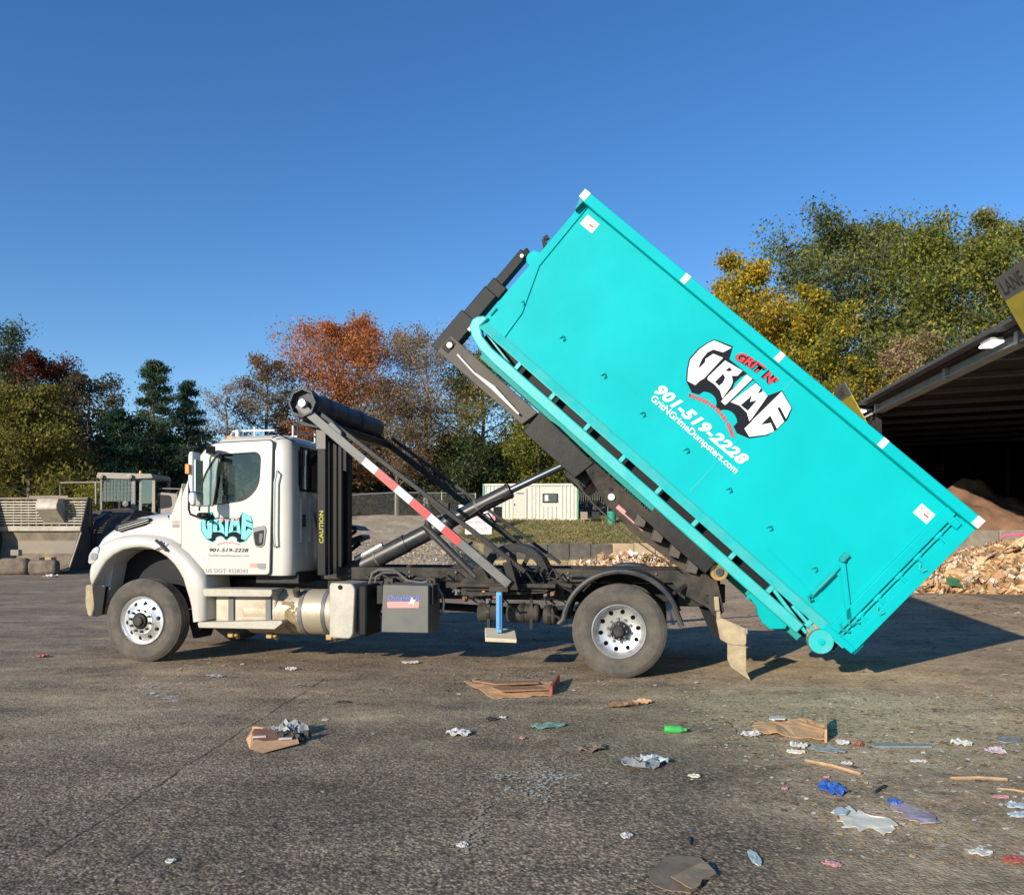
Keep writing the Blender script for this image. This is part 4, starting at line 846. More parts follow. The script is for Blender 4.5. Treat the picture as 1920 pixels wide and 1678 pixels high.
bk = plate('tail_bracket', 'tan_flap', truck, rounded([(7.011,0.663),(7.063,0.688),(7.329,0.576),(7.329,0.418),(7.312,0.388),(7.142,0.402),(7.051,0.452)], .01), [], .10, .12, .003)
MB().box(7.02,7.06,.2,.3,.62,.75).bar((7.03,.25,.75),(7.02,.3,.9),.05,.05).build('bracket_arm', 'tan_flap', bk)
MB().cyl((7.33,.095,.58),(7.33,.09,.52),.02).build('bracket_stain', 'grey_print', bk)
mf = MB()
P0 = [(7.131,0.120,0.413),(7.329,0.120,0.400),(7.329,0.120,0.213),(7.329,0.120,0.108),(7.374,0.120,0.010),(7.312,0.120,0.049),(7.165,0.120,0.150),(7.131,0.120,0.237)]
plate('mud_flap', 'tan_flap', truck, [(p[0],p[2]) for p in P0], [], .125, .135)

# ---- tilting hoist frame (child of the truck, parallel to the container)
TILT = R(42.3)
hf = empty('tilt_frame'); hf.parent = truck; hf.location = (8.357,0,.375); hf.rotation_euler = (0,TILT,0)
def hb(name, m, x0,x1,y0,y1,z0,z1,bev=.01): return MB().box(x0,x1,y0,y1,z0,z1).build(name, m, hf, bevel=bev)
for yy, m_ in ((.38,'brown_steel'),(1.86,'black_steel')):
    MB().prism([(-5.74,-.55),(-4.35,-.53),(-4.30,-.30),(-5.74,-.30)], yy, yy+.16).build('frame_rail', m_, hf, bevel=.008)
    MB().prism([(-4.28,-.58),(-3.45,-.58),(-3.40,-.30),(-4.28,-.27)], yy-.02, yy+.18).build('rail_sleeve', 'black_steel', hf, bevel=.008)
    MB().prism([(-3.45,-.42),(-3.0,-.56),(-2.55,-.60),(-1.55,-.52),(-1.50,-.30),(-3.45,-.29)], yy, yy+.16).build('rear_rail', 'dusty_steel', hf, bevel=.008)
hb('frame_crosspiece', 'black_steel', -5.74,-5.60,.38,2.02,-.50,-.32)
for x in (-4.9,-3.9,-2.9,-2.0): hb('frame_crosspiece', 'clean_black', x,x+.12,.54,1.86,-.5,-.34)
hb('cylinder_mount', 'black_steel', -3.62,-3.30,.62,1.78,-.66,-.34,.03)
MB().cyl((-5.66,.365,-.40),(-5.66,.345,-.40),.035).build('pulley_pin', 'white_plain', hf, smooth=True)
# winch head standing at the container's nose
hb('head_plate', 'clean_black', -5.86,-5.62,.42,.60,-.55,.02)
hb('head_post', 'clean_black', -5.84,-5.64,.45,.62,-.05,.42,.015)
hb('head_post_upper', 'clean_black', -5.80,-5.68,.46,.60,.42,1.02,.012)
hb('head_block', 'clean_black', -5.82,-5.60,.44,.64,.40,.56,.012)
MB().cyl((-5.72,.445,.96),(-5.72,.43,.96),.022).build('head_bolt', 'white_plain', hf)
MB().tube([(-5.62,.55,.98),(-5.70,.55,1.04),(-5.78,.55,1.06)], .03, 8).build('head_hook', 'black_steel', hf)
MB().bar((-5.55,.6,1.18),(-5.70,.6,1.30),.05,.05).bar((-5.70,.6,1.30),(-5.68,.6,1.36),.05,.05).build('nose_hook', 'clean_black', hf)
MB().tube([(-5.50,.33,-.42),(-5.2,.33,-.45),(-4.9,.32,-.43),(-4.45,.33,-.46)], [.012,.012,.03,.012], 8).build('winch_cable', 'white_plain', hf, smooth=True)
# teeth, box and stickers by the hinge
hb('side_box', 'black_steel', -2.52,-1.62,.10,.36,-.40,-.16,.008)
for i in range(4):
    x = -2.62+i*.26; MB().prism([(x,-.40),(x+.13,-.40),(x+.16,-.47),(x+.05,-.52)], .2,.34).build('rack_tooth', 'brown_steel', hf, bevel=.006)
MB().tube([(-3.5,.45,-.60),(-3.1,.45,-.66),(-2.6,.45,-.67),(-1.9,.45,-.58)], .009, 6).build('return_hose', 'brown_steel', hf, smooth=True)
MB().lathe([(.04,0),(.04,-.02),(.0,-.025)], (-2.98,.375,-.46), 16).build('frame_cap', 'white_plain', hf, smooth=True)
MB().box(-2.86,-2.74,.372,.378,-.52,-.47).box(-2.74,-2.45,.372,.378,-.515,-.50).build('frame_sticker', 'pale_red', hf)
for x in (-3.35,-3.05): MB().cyl((x,.374,-.40),(x,.37,-.40),.022,n=12).build('frame_hole', 'clean_black', hf)

# ---- door logo, lettering and stickers are flat print on the door
LW = [(-3.515,0.000,1.378)]
def logo(parent, fx, fz, y, lw, dk, red, teal, tagline, dst):
    """fx, fz map the emblem's own unit coordinates to the panel"""
    def mp(pts): return [(fx(a, b), fz(a, b)) for a, b in pts]
    BACK = [(-3.281,1.572),(-3.079,1.640),(-3.015,1.511),(-2.811,1.516),(-2.768,1.516),(-2.679,1.513),(-2.625,1.508),(-2.555,1.502),(-2.516,1.478),(-2.436,1.481),(-2.363,1.618),(-2.155,1.542),(-2.108,1.416),(-2.114,1.376),(-2.122,1.260),(-2.153,1.154),(-2.276,1.007),(-2.411,0.966),(-2.485,0.997),(-2.485,1.055),(-2.521,1.083),(-2.561,1.099),(-2.608,1.103),(-2.654,1.090),(-2.694,1.062),(-2.717,1.028),(-2.771,1.036),(-2.799,1.077),(-2.839,1.102),(-2.890,1.110),(-2.940,1.101),(-2.988,1.073),(-3.001,1.015),(-3.074,0.982),(-3.206,1.038),(-3.284,1.133),(-3.346,1.241),(-3.346,1.386),(-3.320,1.487)]
    HALO = [(-3.291,1.583),(-3.074,1.655),(-3.010,1.529),(-2.812,1.533),(-2.769,1.533),(-2.678,1.528),(-2.624,1.523),(-2.553,1.519),(-2.514,1.497),(-2.443,1.497),(-2.370,1.634),(-2.144,1.551),(-2.092,1.416),(-2.097,1.373),(-2.106,1.255),(-2.138,1.147),(-2.267,0.994),(-2.411,0.950),(-2.497,0.987),(-2.497,1.045),(-2.535,1.071),(-2.566,1.081),(-2.603,1.082),(-2.647,1.074),(-2.683,1.050),(-2.707,1.013),(-2.780,1.021),(-2.811,1.068),(-2.847,1.088),(-2.888,1.092),(-2.933,1.086),(-2.972,1.064),(-2.985,1.006),(-3.072,0.964),(-3.216,1.027),(-3.297,1.124),(-3.361,1.237),(-3.363,1.389),(-3.335,1.492)]
    if teal: patch('logo_halo', 'turq_print', parent, mp(HALO), y+.0012)
    patch('logo_shadow', dk, parent, mp(BACK), y)
    Ls = [[(-3.274,1.561),(-3.078,1.620),(-3.114,1.524),(-3.215,1.480),(-3.241,1.416),(-3.238,1.332),(-3.216,1.263),(-3.193,1.227),(-3.188,1.318),(-3.209,1.352),(-3.184,1.446),(-3.074,1.480),(-3.077,1.179),(-3.093,1.141),(-3.099,1.067),(-3.194,1.045),(-3.273,1.142),(-3.330,1.240),(-3.331,1.386),(-3.307,1.488)],
          [(-3.038,1.472),(-2.821,1.508),(-2.824,1.433),(-2.870,1.394),(-2.817,1.352),(-2.798,1.296),(-2.787,1.201),(-2.779,1.145),(-2.854,1.191),(-2.948,1.206),(-3.041,1.196),(-3.057,1.222)],
          [(-2.761,1.508),(-2.683,1.509),(-2.702,1.167),(-2.709,1.111),(-2.768,1.112),(-2.773,1.165)],
          [(-2.623,1.499),(-2.548,1.494),(-2.531,1.425),(-2.505,1.487),(-2.436,1.474),(-2.398,1.196),(-2.396,1.147),(-2.479,1.199),(-2.588,1.207),(-2.687,1.174),(-2.681,1.200)],
          [(-2.358,1.605),(-2.163,1.538),(-2.125,1.416),(-2.260,1.469),(-2.272,1.444),(-2.120,1.382),(-2.125,1.276),(-2.273,1.336),(-2.280,1.200),(-2.215,1.281),(-2.127,1.238),(-2.167,1.154),(-2.283,1.023),(-2.383,1.054),(-2.377,1.149),(-2.380,1.192)]]
    for q in Ls: patch('logo_letter', lw, parent, mp(q), y-.0012)
    for q in ([(-2.955,1.445),(-2.912,1.445),(-2.917,1.419),(-2.958,1.392)], [(-2.956,1.351),(-2.910,1.332),(-2.893,1.281),(-2.900,1.225),(-2.962,1.230)], [(-2.565,1.372),(-2.534,1.307),(-2.491,1.366),(-2.486,1.222),(-2.583,1.218)]): patch('logo_counter', dk, parent, mp(q), y-.0024)
    if teal is False:
        for q in ([(-2.768,1.498),(-2.760,1.476),(-2.760,1.270),(-2.795,1.356),(-2.787,1.443)], [(-2.669,1.499),(-2.630,1.506),(-2.641,1.408),(-2.678,1.212),(-2.686,1.192)]): patch('logo_gap', 'teal_paint', parent, mp(q), y-.0012)
# container frame to logo: identity; door: scaled and levelled
BIN = empty('roll_off_container'); tag(BIN, 'turquoise roll-off container tilted up on the truck hoist', 'dumpster')
TM = Matrix.Translation((-4.652,10.04,0)) @ Matrix.Rotation(YAW,4,'Z') @ Matrix.Translation((8.357,0,.375)) @ Matrix.Rotation(TILT,4,'Y')
BIN.matrix_world = TM
cx, cz = ((-3.206,1.038)[0]+(-2.155,1.542)[0])/2, (-2.717,1.028)[1]
# door logo spans: centre and scale on the door
dA, dB = (0.822,1.720), (1.430,1.719); dC = (1.135,1.540)
sc_ = (dB[0]-dA[0])/((-2.155,1.542)[0]-(-3.206,1.038)[0])*.98
logo(door, lambda a,b: dC[0]+(a-cx)*sc_, lambda a,b: dC[1]+(b-cz)*sc_, .108, 'turq_print', 'dark_print', 'red_print', True, '', None)
text('lettering', "GRIT N'", 'red_print', door, (0.983,1.786)[0], (0.983,1.773)[1], (1.279,1.785)[0]-(0.983,1.786)[0], .042, .1045, offset=.03)
text('lettering', 'TRASHED IN GOOD GRIME', 'red_print', door, (0.975,1.474)[0], (0.975,1.467)[1], (1.294,1.475)[0]-(0.975,1.474)[0], .02, .107, warp=lambda u,v,X,Z: (X, Z+.03*(1-(2*u-1)**2)))
text('lettering', '901-519-2228', 'dark_print', door, (0.873,1.387)[0], (0.873,1.390)[1], (1.401,1.389)[0]-(0.873,1.387)[0], .046, .107, shear=.2, offset=.012)
text('lettering', 'GritNGrimeDumpsters.com', 'grey_print', door, (0.859,1.327)[0], (0.859,1.324)[1], (1.408,1.330)[0]-(0.859,1.327)[0], .036, .107, shear=.1)
text('lettering', 'US DOT 4328341', 'grey_print', door, (0.822,1.127)[0], (0.822,1.130)[1], (1.387,1.132)[0]-(0.822,1.127)[0], .052, .107, space=1.1)
patch('sticker', 'white_print', door, [((0.793,1.300)[0]+.062*cos(2*pi*k/20), (0.793,1.300)[1]+.052*sin(2*pi*k/20)) for k in range(20)], .108)
text('lettering', '103', 'pale_red', door, (0.793,1.300)[0]-.036, (0.793,1.300)[1]-.017, .072, .036, .106, offset=.01)
patch('sticker', 'pale_red', door, rounded([(1.423,1.251),(1.516,1.252),(1.516,1.199),(1.423,1.198)], .008), .108)
patch('sticker', 'grey_print', door, rounded([(1.519,1.252),(1.629,1.252),(1.629,1.187),(1.601,1.173),(1.530,1.186)], .008), .108)
patch('cowl_badge', 'pale_red', hood, [(0.326,1.782),(0.424,1.782),(0.424,1.742),(0.326,1.742)], .158); patch('cowl_badge', 'grey_print', hood, [(0.326,1.735),(0.424,1.735),(0.424,1.694),(0.326,1.695)], .158)

# ================================================================ THE CONTAINER (its own frame: x rearward, y away, z square to its floor)
BW = 2.36; L0 = -5.40
def bb(name, m, x0,x1,y0,y1,z0,z1,bev=.008,par=None): return MB().box(x0,x1,y0,y1,z0,z1).build(name, m, par or BIN, bevel=bev)
side = bb('side_panel', 'teal_paint', L0,-.10,.06,.075,.05,1.80,.003)
bb('side_panel', 'teal_paint', L0,-.10,BW-.075,BW-.06,.13,1.80,.003)
bb('front_panel', 'teal_paint', L0-.03,L0,.06,BW-.06,.02,1.80,.003)
bb('floor_panel', 'teal_dark', L0,-.06,.06,BW-.06,.02,.045,.003)
for y0, y1 in ((0,.12),(BW-.12,BW)): bb('top_rail', 'teal_paint', L0-.07,.05,y0-.045 if y0 == 0 else y0,y1+(.045 if y0 else 0),1.78,1.90,.012)
bb('front_top_rail', 'teal_paint', L0-.09,L0+.02,.12,BW-.12,1.79,1.89,.012)
MB().prism([(L0-.085,1.90),(L0-.06,1.78),(L0-.02,1.66),(L0-.01,1.78)], -.04, .10).build('rail_gusset', 'teal_dark', BIN)
# front corner post with the kinked edge seen at the nose
MB().prism([(L0-.035,1.78),(L0-.035,.05),(L0+.30,.05),(L0+.27,.42),(L0+.06,.95),(L0+.045,1.78)], .045, .06).build('corner_plate', 'teal_paint', BIN, bevel=.004)
# lower side rail: sloping flange over the frame
MB().prism([(0.045,.09),(.09,.06),(.09,-.02),(-.0,-.02)], L0, -.05, 'x').build('bottom_rail', 'teal_rail', BIN, bevel=.008)
MB().prism([(BW-.04,.09),(BW-.09,.06),(BW-.09,-.03),(BW,-.03)], L0, -.05, 'x').build('bottom_rail', 'teal_rail', BIN, bevel=.008)
MB().box(L0+.1,-.12,.055,.0585,.094,.102).build('weld_line', 'teal_dark', BIN)
for x in (-2.35,): MB().box(x-.004,x+.004,.056,.0595,.17,1.78).build('panel_seam', 'teal_rail', BIN)
MB().prism([(-.9,.35),(-5.2,.72),(-5.2,.725),(-.9,.355)], .0565,.0595).build('panel_crease', 'teal_paint', BIN)
# long frame rails with the rounded nose
for y0, y1 in ((.0,.13),(BW-.13,BW)):
    MB().prism([(-.5,-.225),(-5.0,-.225),(-5.24,-.205),(-5.40,-.155),(-5.50,-.08),(-5.525,.0),(-5.50,.06),(-5.45,.11),(-5.385,.13),(-5.40,-.0),(-5.30,-.07),(-5.12,-.10),(-.5,-.10)], y0, y1).build('frame_rail', 'teal_rail', BIN, bevel=.015)
    for i in range(9): x = -4.78+i*.535; MB().box(x,x+.05,y0+.015,y1-.015,-.10,-.015).build('rail_stub', 'teal_rail', BIN, bevel=.006)
    MB().prism([(-5.28,-.03),(-4.95,-.09),(-4.85,-.09),(-5.20,-.03)], y0+.02, y1-.02).build('nose_brace', 'teal_rail', BIN)
    MB().bar((-1.0,y0+.065,-.03),(-.42,y0+.065,-.15),.08,.04).build('tail_brace', 'teal_rail', BIN, bevel=.01)
    MB().bar((-.72,y0+.065,-.03),(-.34,y0+.065,-.08),.08,.04).build('tail_brace', 'teal_rail', BIN, bevel=.01)
for i in range(15): x = L0+.12+i*.37; bb('floor_joist', 'clean_black', x,x+.06,.30,BW-.30,-.09,.02,.004)
for yy in (.22,BW-.28): bb('floor_beam', 'clean_black', L0+.05,-.3,yy,yy+.06,-.2,.02,.004)
for yy in (.72,1.48): bb('hoist_skid', 'teal_dark', L0,-.3,yy,yy+.12,-.27,-.09,.01)
for yy in (.62,): MB().prism([(-1.058,-0.292),(-1.011,-0.270),(-0.934,-0.281),(-0.886,-0.297),(-0.845,-0.338),(-0.746,-0.377),(-0.628,-0.379),(-0.500,-0.257),(-0.521,-0.198),(-0.902,-0.207),(-1.061,-0.215)], yy, yy+.10).build('tail_fin', 'teal_paint', BIN, bevel=.01)
# ground rollers
for yy in (-.01, BW-.17):
    rl = MB().lathe([(.03,0),(.125,0),(.13,.012),(.13,.16),(.125,.175),(.03,.175)], (-.26,yy,-.115), 32).build('ground_roller', 'teal_rail', BIN, smooth=True, angle=35)
    MB().lathe([(.035,-.004),(.035,-.016),(.0,-.02)], (-.26,yy,-.115), 16).build('roller_axle', 'teal_paint', rl, smooth=True)
    MB().lathe([(.132,.02),(.138,.03),(.138,.06),(.132,.07)], (-.26,yy,-.115), 28, closed=True).build('roller_band', 'rust', rl)
    MB().lathe([(.04,.0),(.12,.0),(.12,.08),(.04,.08)], (-.34,yy+.05,-.06), 28, closed=False).build('inner_roller', 'tan_flap', rl, smooth=True, angle=35)
# rear frame and door
bb('rear_post', 'teal_paint', -.30,-.185,.02,.08,.03,1.78,.008); bb('rear_post', 'teal_paint', -.30,-.185,BW-.08,BW-.02,.03,1.78,.008)
rd = bb('rear_door', 'teal_paint', -.125,.05,.03,BW-.03,.03,1.79,.01)
bb('door_edge', 'teal_paint', -.06,.055,.005,.035,.03,1.78,.006,rd)
bb('door_edge', 'teal_dark', -.178,-.128,.058,.066,.10,1.70,.0,rd)
for z in (.36,.62,.93,1.20,1.50): MB().cyl((-.155,.03,z-.045),(-.155,.03,z+.045),.025).box(-.15,.03,.010,.03,z-.018,z+.018).build('hinge_lug', 'teal_paint', rd, bevel=.004)
for z in (.55,1.16): MB().tube([(-.10,.0,z),(-.07,-.02,z-.045),(-.03,-.02,z-.045),(-.015,-.015,z)], .009, 6).build('tarp_hook', 'teal_rail', rd, smooth=True)
MB().cyl((-.155,.028,.1),(-.155,.028,1.74),.013).build('lock_rod', 'teal_paint', rd, smooth=True)
bb('rod_keeper', 'teal_paint', -.19,-.08,.0,.05,1.66,1.74,.006,rd)
bb('door_foot', 'teal_paint', -.35,.05,.0,.06,.0,.07,.01,rd); bb('door_step', 'teal_paint', .05,.09,.05,BW-.05,.02,.16,.01,rd)
# ratchet and strap gear on the side
lg = MB().bar((-.70,.03,.69),(-.205,.03,.255),.02,.055).build('latch_strap', 'teal_paint', BIN, bevel=.004)
MB().bar((-.665,.035,.60),(-.655,.035,.17),.035,.045).build('ratchet_bar', 'teal_paint', BIN, bevel=.006)
rt = MB().cyl((-.658,.0,.28),(-.656,.0,.52),.022).cyl((-.655,0,.2),(-.655,0,.28),.014).build('ratchet_screw', 'teal_dark', BIN, smooth=True)
MB().cyl((-.69,-.02,.68),(-.69,.06,.68),.03).box(-.72,-.66,.0,.06,.70,.76).build('ratchet_pin', 'teal_dark', BIN, bevel=.004)
MB().tube([(-.66,.02,.2),(-.68,.0,.15),(-.64,.0,.13),(-.62,.02,.16)], .014, 6).build('ratchet_hook', 'teal_dark', BIN, smooth=True)
MB().tube([(-.205,.02,.26),(-.19,.0,.22),(-.15,.0,.23),(-.14,.02,.28),(-.11,.0,.30)], .014, 6).tube([(-.25,.02,.16),(-.2,.0,.12),(-.12,.0,.16)], .014, 6).build('chain_hook', 'teal_dark', BIN, smooth=True)
MB().prism([(-1.45,.18),(-1.35,.26),(-.85,.225),(-.55,.18)], .052,.06).build('gusset_plate', 'teal_paint', BIN, bevel=.003)
# nose lug, tarp hooks in a row
MB().cyl((L0-.06,.10,.98),(L0-.06,.18,.98),.095,n=24).build('nose_lug', 'teal_paint', BIN, bevel=.008)
MB().tube([(-5.399,0.040,0.245), (-5.397,0.030,0.274), (-5.396,0.040,0.167)], .012, 6).build('nose_hook', 'teal_dark', BIN)
for a in [(-5.211,0.060,0.516),(-4.587,0.060,0.517),(-3.945,0.060,0.503),(-3.326,0.060,0.465),(-2.694,0.060,0.480),(-2.060,0.060,0.461),(-1.466,0.060,0.440),(-0.827,0.060,0.423)]:
    h = MB().tube([(a[0]-.02,.058,a[2]-.03),(a[0]+.0,.030,a[2]+.02),(a[0]+.03,.030,a[2]+.0),(a[0]+.035,.058,a[2]-.03)], .007, 5).build('tarp_hook', 'teal_dark', BIN, smooth=True)
# reflectors and stickers
for i, x in enumerate((L0-.045, -3.95, -2.62, -1.22, .0)): bb('reflector', 'white_print', x-.035,x+.035+.015*(i in (0,4)),-.0515,-.0455,1.79,1.895,0)
for a, b in ((-5.21,1.66),(-.41,1.585)):
    s_ = patch('sticker', 'white_print', BIN, [(a-.09,b-.065),(a+.09,b-.065),(a+.09,b+.065),(a-.09,b+.065)], .0555)
    for k, (u0,u1,w0,w1,c_) in enumerate(((-.07,-.03,.02,.03,'grey_print'),(-.0,.07,.03,.038,'grey_print'),(.0,.06,-.012,.004,'red_print'),(-.07,-.03,-.02,-.014,'grey_print'))): patch('sticker_print', c_, s_, [(a+u0,b+w0),(a+u1,b+w0),(a+u1,b+w1),(a+u0,b+w1)], .0548)
bb('nose_sticker', 'white_print', -5.60,-5.56,.30,.40,-.12,.06,0)
# big logo and lettering
logo(BIN, lambda a,b: a, lambda a,b: b, .0545, 'white_print', 'dark_print', 'red_print', False, '', None)
q0, q1 = (-2.978,1.513), (-2.526,1.541)
def arcwarp(h): return lambda u,v,X,Z: (X, Z+h*(1-(2*u-1)**2))
gA, gB = (-2.978,1.541), (-2.459,1.569)
ang = math.atan2(gB[1]-gA[1], gB[0]-gA[0])
for off_, m_, y_ in ((.11,'dark_print',.0545),(.035,'red_print',.0528)):
    text('lettering', "GRIT N'", m_, BIN, gA[0]-(.004 if off_ > .1 else 0), gA[1]-(.004 if off_ > .1 else 0), math.hypot(gB[0]-gA[0],gB[1]-gA[1]), .112, y_, shear=.12, offset=off_, rot=ang, warp=arcwarp(.03), space=1.05)
tA, tB = (-3.089,0.910), (-2.411,0.886); ang2 = math.atan2(tB[1]-tA[1], tB[0]-tA[0])
for off_, m_, y_ in ((.07,'grey_print',.0545),(.02,'red_print',.0528)):
    text('lettering', 'TRASHED IN GOOD GRIME', m_, BIN, tA[0], tA[1], math.hypot(tB[0]-tA[0],tB[1]-tA[1]), .048, y_, offset=off_, rot=ang2, warp=arcwarp(.095))
pA, pB, pT = (-3.392,0.712), (-2.123,0.728), (-3.371,0.869); a3 = math.atan2(pB[1]-pA[1], pB[0]-pA[0])
text('lettering', '901-519-2228', 'white_print', BIN, pA[0], pA[1], math.hypot(pB[0]-pA[0],pB[1]-pA[1]), .135, .0535, shear=.28, offset=.045, rot=a3, space=1.08)
wA, wB = (-3.367,0.607), (-2.123,0.602); a4 = math.atan2(wB[1]-wA[1], wB[0]-wA[0])
text('lettering', 'GritNGrimeDumpsters.com', 'white_print', BIN, wA[0], wA[1], math.hypot(wB[0]-wA[0],wB[1]-wA[1]), .098, .0535, offset=.018, rot=a4)

# ================================================================ THE SHED
fd = Vector((-.136,-.9907,0)); fs = Vector((.9907,-.136,0)); FA = Vector((12.6,27.7,0))
shed = empty('open_shed', FA); shed.rotation_euler = (0,0,math.atan2(fs.y, fs.x))     # local x into the building, local y = away from camera along the facade
tag(shed, 'open-fronted dark steel shed with a long grey eave beam at the right', 'shed')
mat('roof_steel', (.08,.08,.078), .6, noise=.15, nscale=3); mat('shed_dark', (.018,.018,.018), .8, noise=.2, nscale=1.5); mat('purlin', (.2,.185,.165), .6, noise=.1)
mat('beam_grey', (.33,.345,.35), .55, noise=.12, nscale=2, dirt=.3, dcol=(.25,.24,.22)); mat('lamp_white', (.9,.9,.9), .4, emit=((1,.98,.94),3.2))
def sb_(name, m, x0,x1,y0,y1,z0,z1,bev=0): return MB().box(x0,x1,y0,y1,z0,z1).build(name, m, shed, bevel=bev)
# y local: 0 at the far jamb A, negative towards the camera
rf = MB().prism([(-.6,6.10),(-.6,6.19),(30,7.4),(30,7.31)], -24, 19).build('roof', 'roof_steel', shed)
MB().prism([(-.3,6.098),(-.3,6.07),(29.4,7.25),(29.4,7.28)], -23.9, 18.3).build('roof_shade_sheet', 'shed_dark', shed)  # near-black sheet added so the roof underside reads as deep shade
rs_ = MB()
for i in range(90): y = -23.8+i*.47; rs_.prism([(-.61,6.19),(-.61,6.22),(30,7.43),(30,7.4)], y, y+.06)
rs_.build('roof_seam', 'roof_steel', shed)
sb_('eave_beam', 'beam_grey', 0,.12,-23.5,.0,5.86,6.10); sb_('beam_flange', 'beam_grey', -.10,.22,-23.5,.0,5.82,5.86); sb_('beam_flange', 'beam_grey', -.10,.22,-23.5,.0,6.10,6.14)
for y in (-.3,-6.2,-10.2,-18): sb_('beam_stiffener', 'beam_grey', -.13,.0,y-.09,y+.09,5.78,6.10,.01)
for i in range(15): y = -20+i*2.45; MB().bar((.25,y,6.02),(29,y,7.14),.10,.14).build('purlin', 'purlin', shed)
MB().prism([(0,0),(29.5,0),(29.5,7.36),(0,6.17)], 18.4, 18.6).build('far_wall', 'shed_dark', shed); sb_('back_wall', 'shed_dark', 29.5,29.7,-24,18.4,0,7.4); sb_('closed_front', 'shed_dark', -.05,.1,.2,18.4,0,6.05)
sb_('jamb_post', 'shed_dark', .02,.2,.0,.2,0,5.8,.01)
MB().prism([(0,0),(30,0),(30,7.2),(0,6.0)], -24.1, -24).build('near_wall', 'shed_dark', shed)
bk_ = MB()
for i in range(8): bk_.box(2+i*3.4, 2.2+i*3.4, 18.1, 18.3, 0, 7)
bk_.build('wall_column', 'roof_steel', shed)
# floor slab of the shed: dark worn concrete
mat('shed_floor', (.24,.19,.14), .9, noise=.3, nscale=2)
MB().box(.3,29.3,-23.8,18.2,.0,.012).build('shed_floor', 'shed_floor', shed)
# lane signs hung aslant at the eave; flood lamps
mat('sign_yellow', (.42,.33,.03), .6, noise=.15, nscale=3, dirt=.3, dcol=(.2,.16,.06)); mat('sign_grey', (.13,.12,.10), .6, noise=.15, nscale=4); mat('sign_black', (.03,.03,.028), .6)
def lane_sign(y0, label):
    s = empty('lane_sign'); s.matrix_world = Matrix.Translation(FA) @ Matrix.Rotation(math.atan2(fs.y,fs.x),4,'Z') @ Matrix.Translation((-.30,y0,5.35)) @ Matrix.Rotation(R(-27),4,'Y')
    tag(s, label, 'sign', 'lane signs hung at the shed eave')
    MB().box(-.02,.02,-1.45,0,0,1.22).build('sign_panel', 'sign_yellow', s); MB().box(-.022,.022,-1.45,0,1.22,1.72).build('sign_header', 'sign_grey', s)
    t = text('sign_lettering', 'LANE', 'sign_black', s, 0,0,.85,.3,0, offset=.015)
    t.rotation_euler = (0,0,R(-90)); t.location = (-.026,-.12,1.31)
    continue_ = None
    if False: t2 = text('sign_arrow', '1', 'sign_black', s, 0,0,.18,.7,0, offset=.03); t2.rotation_euler = (0,0,R(-90)); t2.location = (-.026,-.45,.25)
    MB().box(.02,.5,-.1,-.04,.3,.36).box(.02,.5,-1.4,-1.34,.3,.36).build('sign_bracket', 'beam_grey', s)
lane_sign(1.25, 'yellow and grey lane sign at the far corner of the shed above the container rim')
lane_sign(-11.4, 'larger yellow and grey lane sign cut by the right edge of the picture')
def flood(y0, label):
    f = empty('flood_lamp'); f.matrix_world = Matrix.Translation(FA) @ Matrix.Rotation(math.atan2(fs.y,fs.x),4,'Z') @ Matrix.Translation((-.42,y0,5.93)); tag(f, label, 'lamp', 'flood lamps at the shed eave')
    MB().box(-.14,.14,-.26,.26,.0,.08).build('lamp_body', 'beam_grey', f, bevel=.01); MB().box(-.16,.13,-.29,.29,-.045,-.001).build('lamp_lens', 'lamp_white', f, bevel=.01)
    MB().box(.18,.45,-.04,.04,.02,.08).build('lamp_bracket', 'beam_grey', f)
flood(.35, 'lit white flood lamp under the far lane sign'); flood(-9.75, 'lit white flood lamp beside the near lane sign')

# ---- heap of soil inside the shed, concrete push wall in front of it
mat('heap_soil', (.26,.145,.085), .95, noise=.3, nscale=1.2, dirt=.4, dcol=(.09,.06,.04), dscale=1.5, bump=.8, bscale=3)
def heap(name, cx, cy, rx, ry, h, m, seed, n=90, rough=.3, par=None, shape=1.0):
    vs = []; 
    for j in range(n):
        for i in range(n):
            a, b = -1.15+2.3*i/(n-1), -1.15+2.3*j/(n-1); d = math.hypot(a,b)
            z = h*max(-.06, 1-d**shape) ; x, y = cx+a*rx, cy+b*ry
            z += rough*(mnoise.noise((x*.6,y*.6,seed))+.5*mnoise.noise((x*1.7,y*1.7,seed+3))+.25*mnoise.noise((x*4.5,y*4.5,seed+5)))*min(1,max(0,1.1-d)*3)
            vs.append((x,y,z))
    me = bpy.data.meshes.new(name); me.from_pydata(vs, [], [(j*n+i,j*n+i+1,(j+1)*n+i+1,(j+1)*n+i) for j in range(n-1) for i in range(n-1)]); me.update()
    return obj(name, me, m, None, smooth=True, angle=60)
tag(heap('soil_heap', 16.6, 29.6, 7.6, 4.0, 3.6, 'heap_soil', 7, shape=1.15, rough=.45), 'heap of brown soil inside the mouth of the shed', 'soil heap', kind='stuff')
tag(heap('soil_heap', 12.9, 33.5, 4.5, 3.4, 4.3, 'concrete_block', 11, shape=1.2), 'grey rubble heap behind the brown soil heap', 'rubble heap', kind='stuff')
pw = empty('push_wall', (12.2, 26.0, 0)); tag(pw, 'long low concrete push wall behind the cardboard heap', 'wall')
for i in range(7): MB().box(i*1.83,i*1.83+1.81,0,.5,0,1.76).build('wall_block', 'concrete_block', pw, bevel=.03)

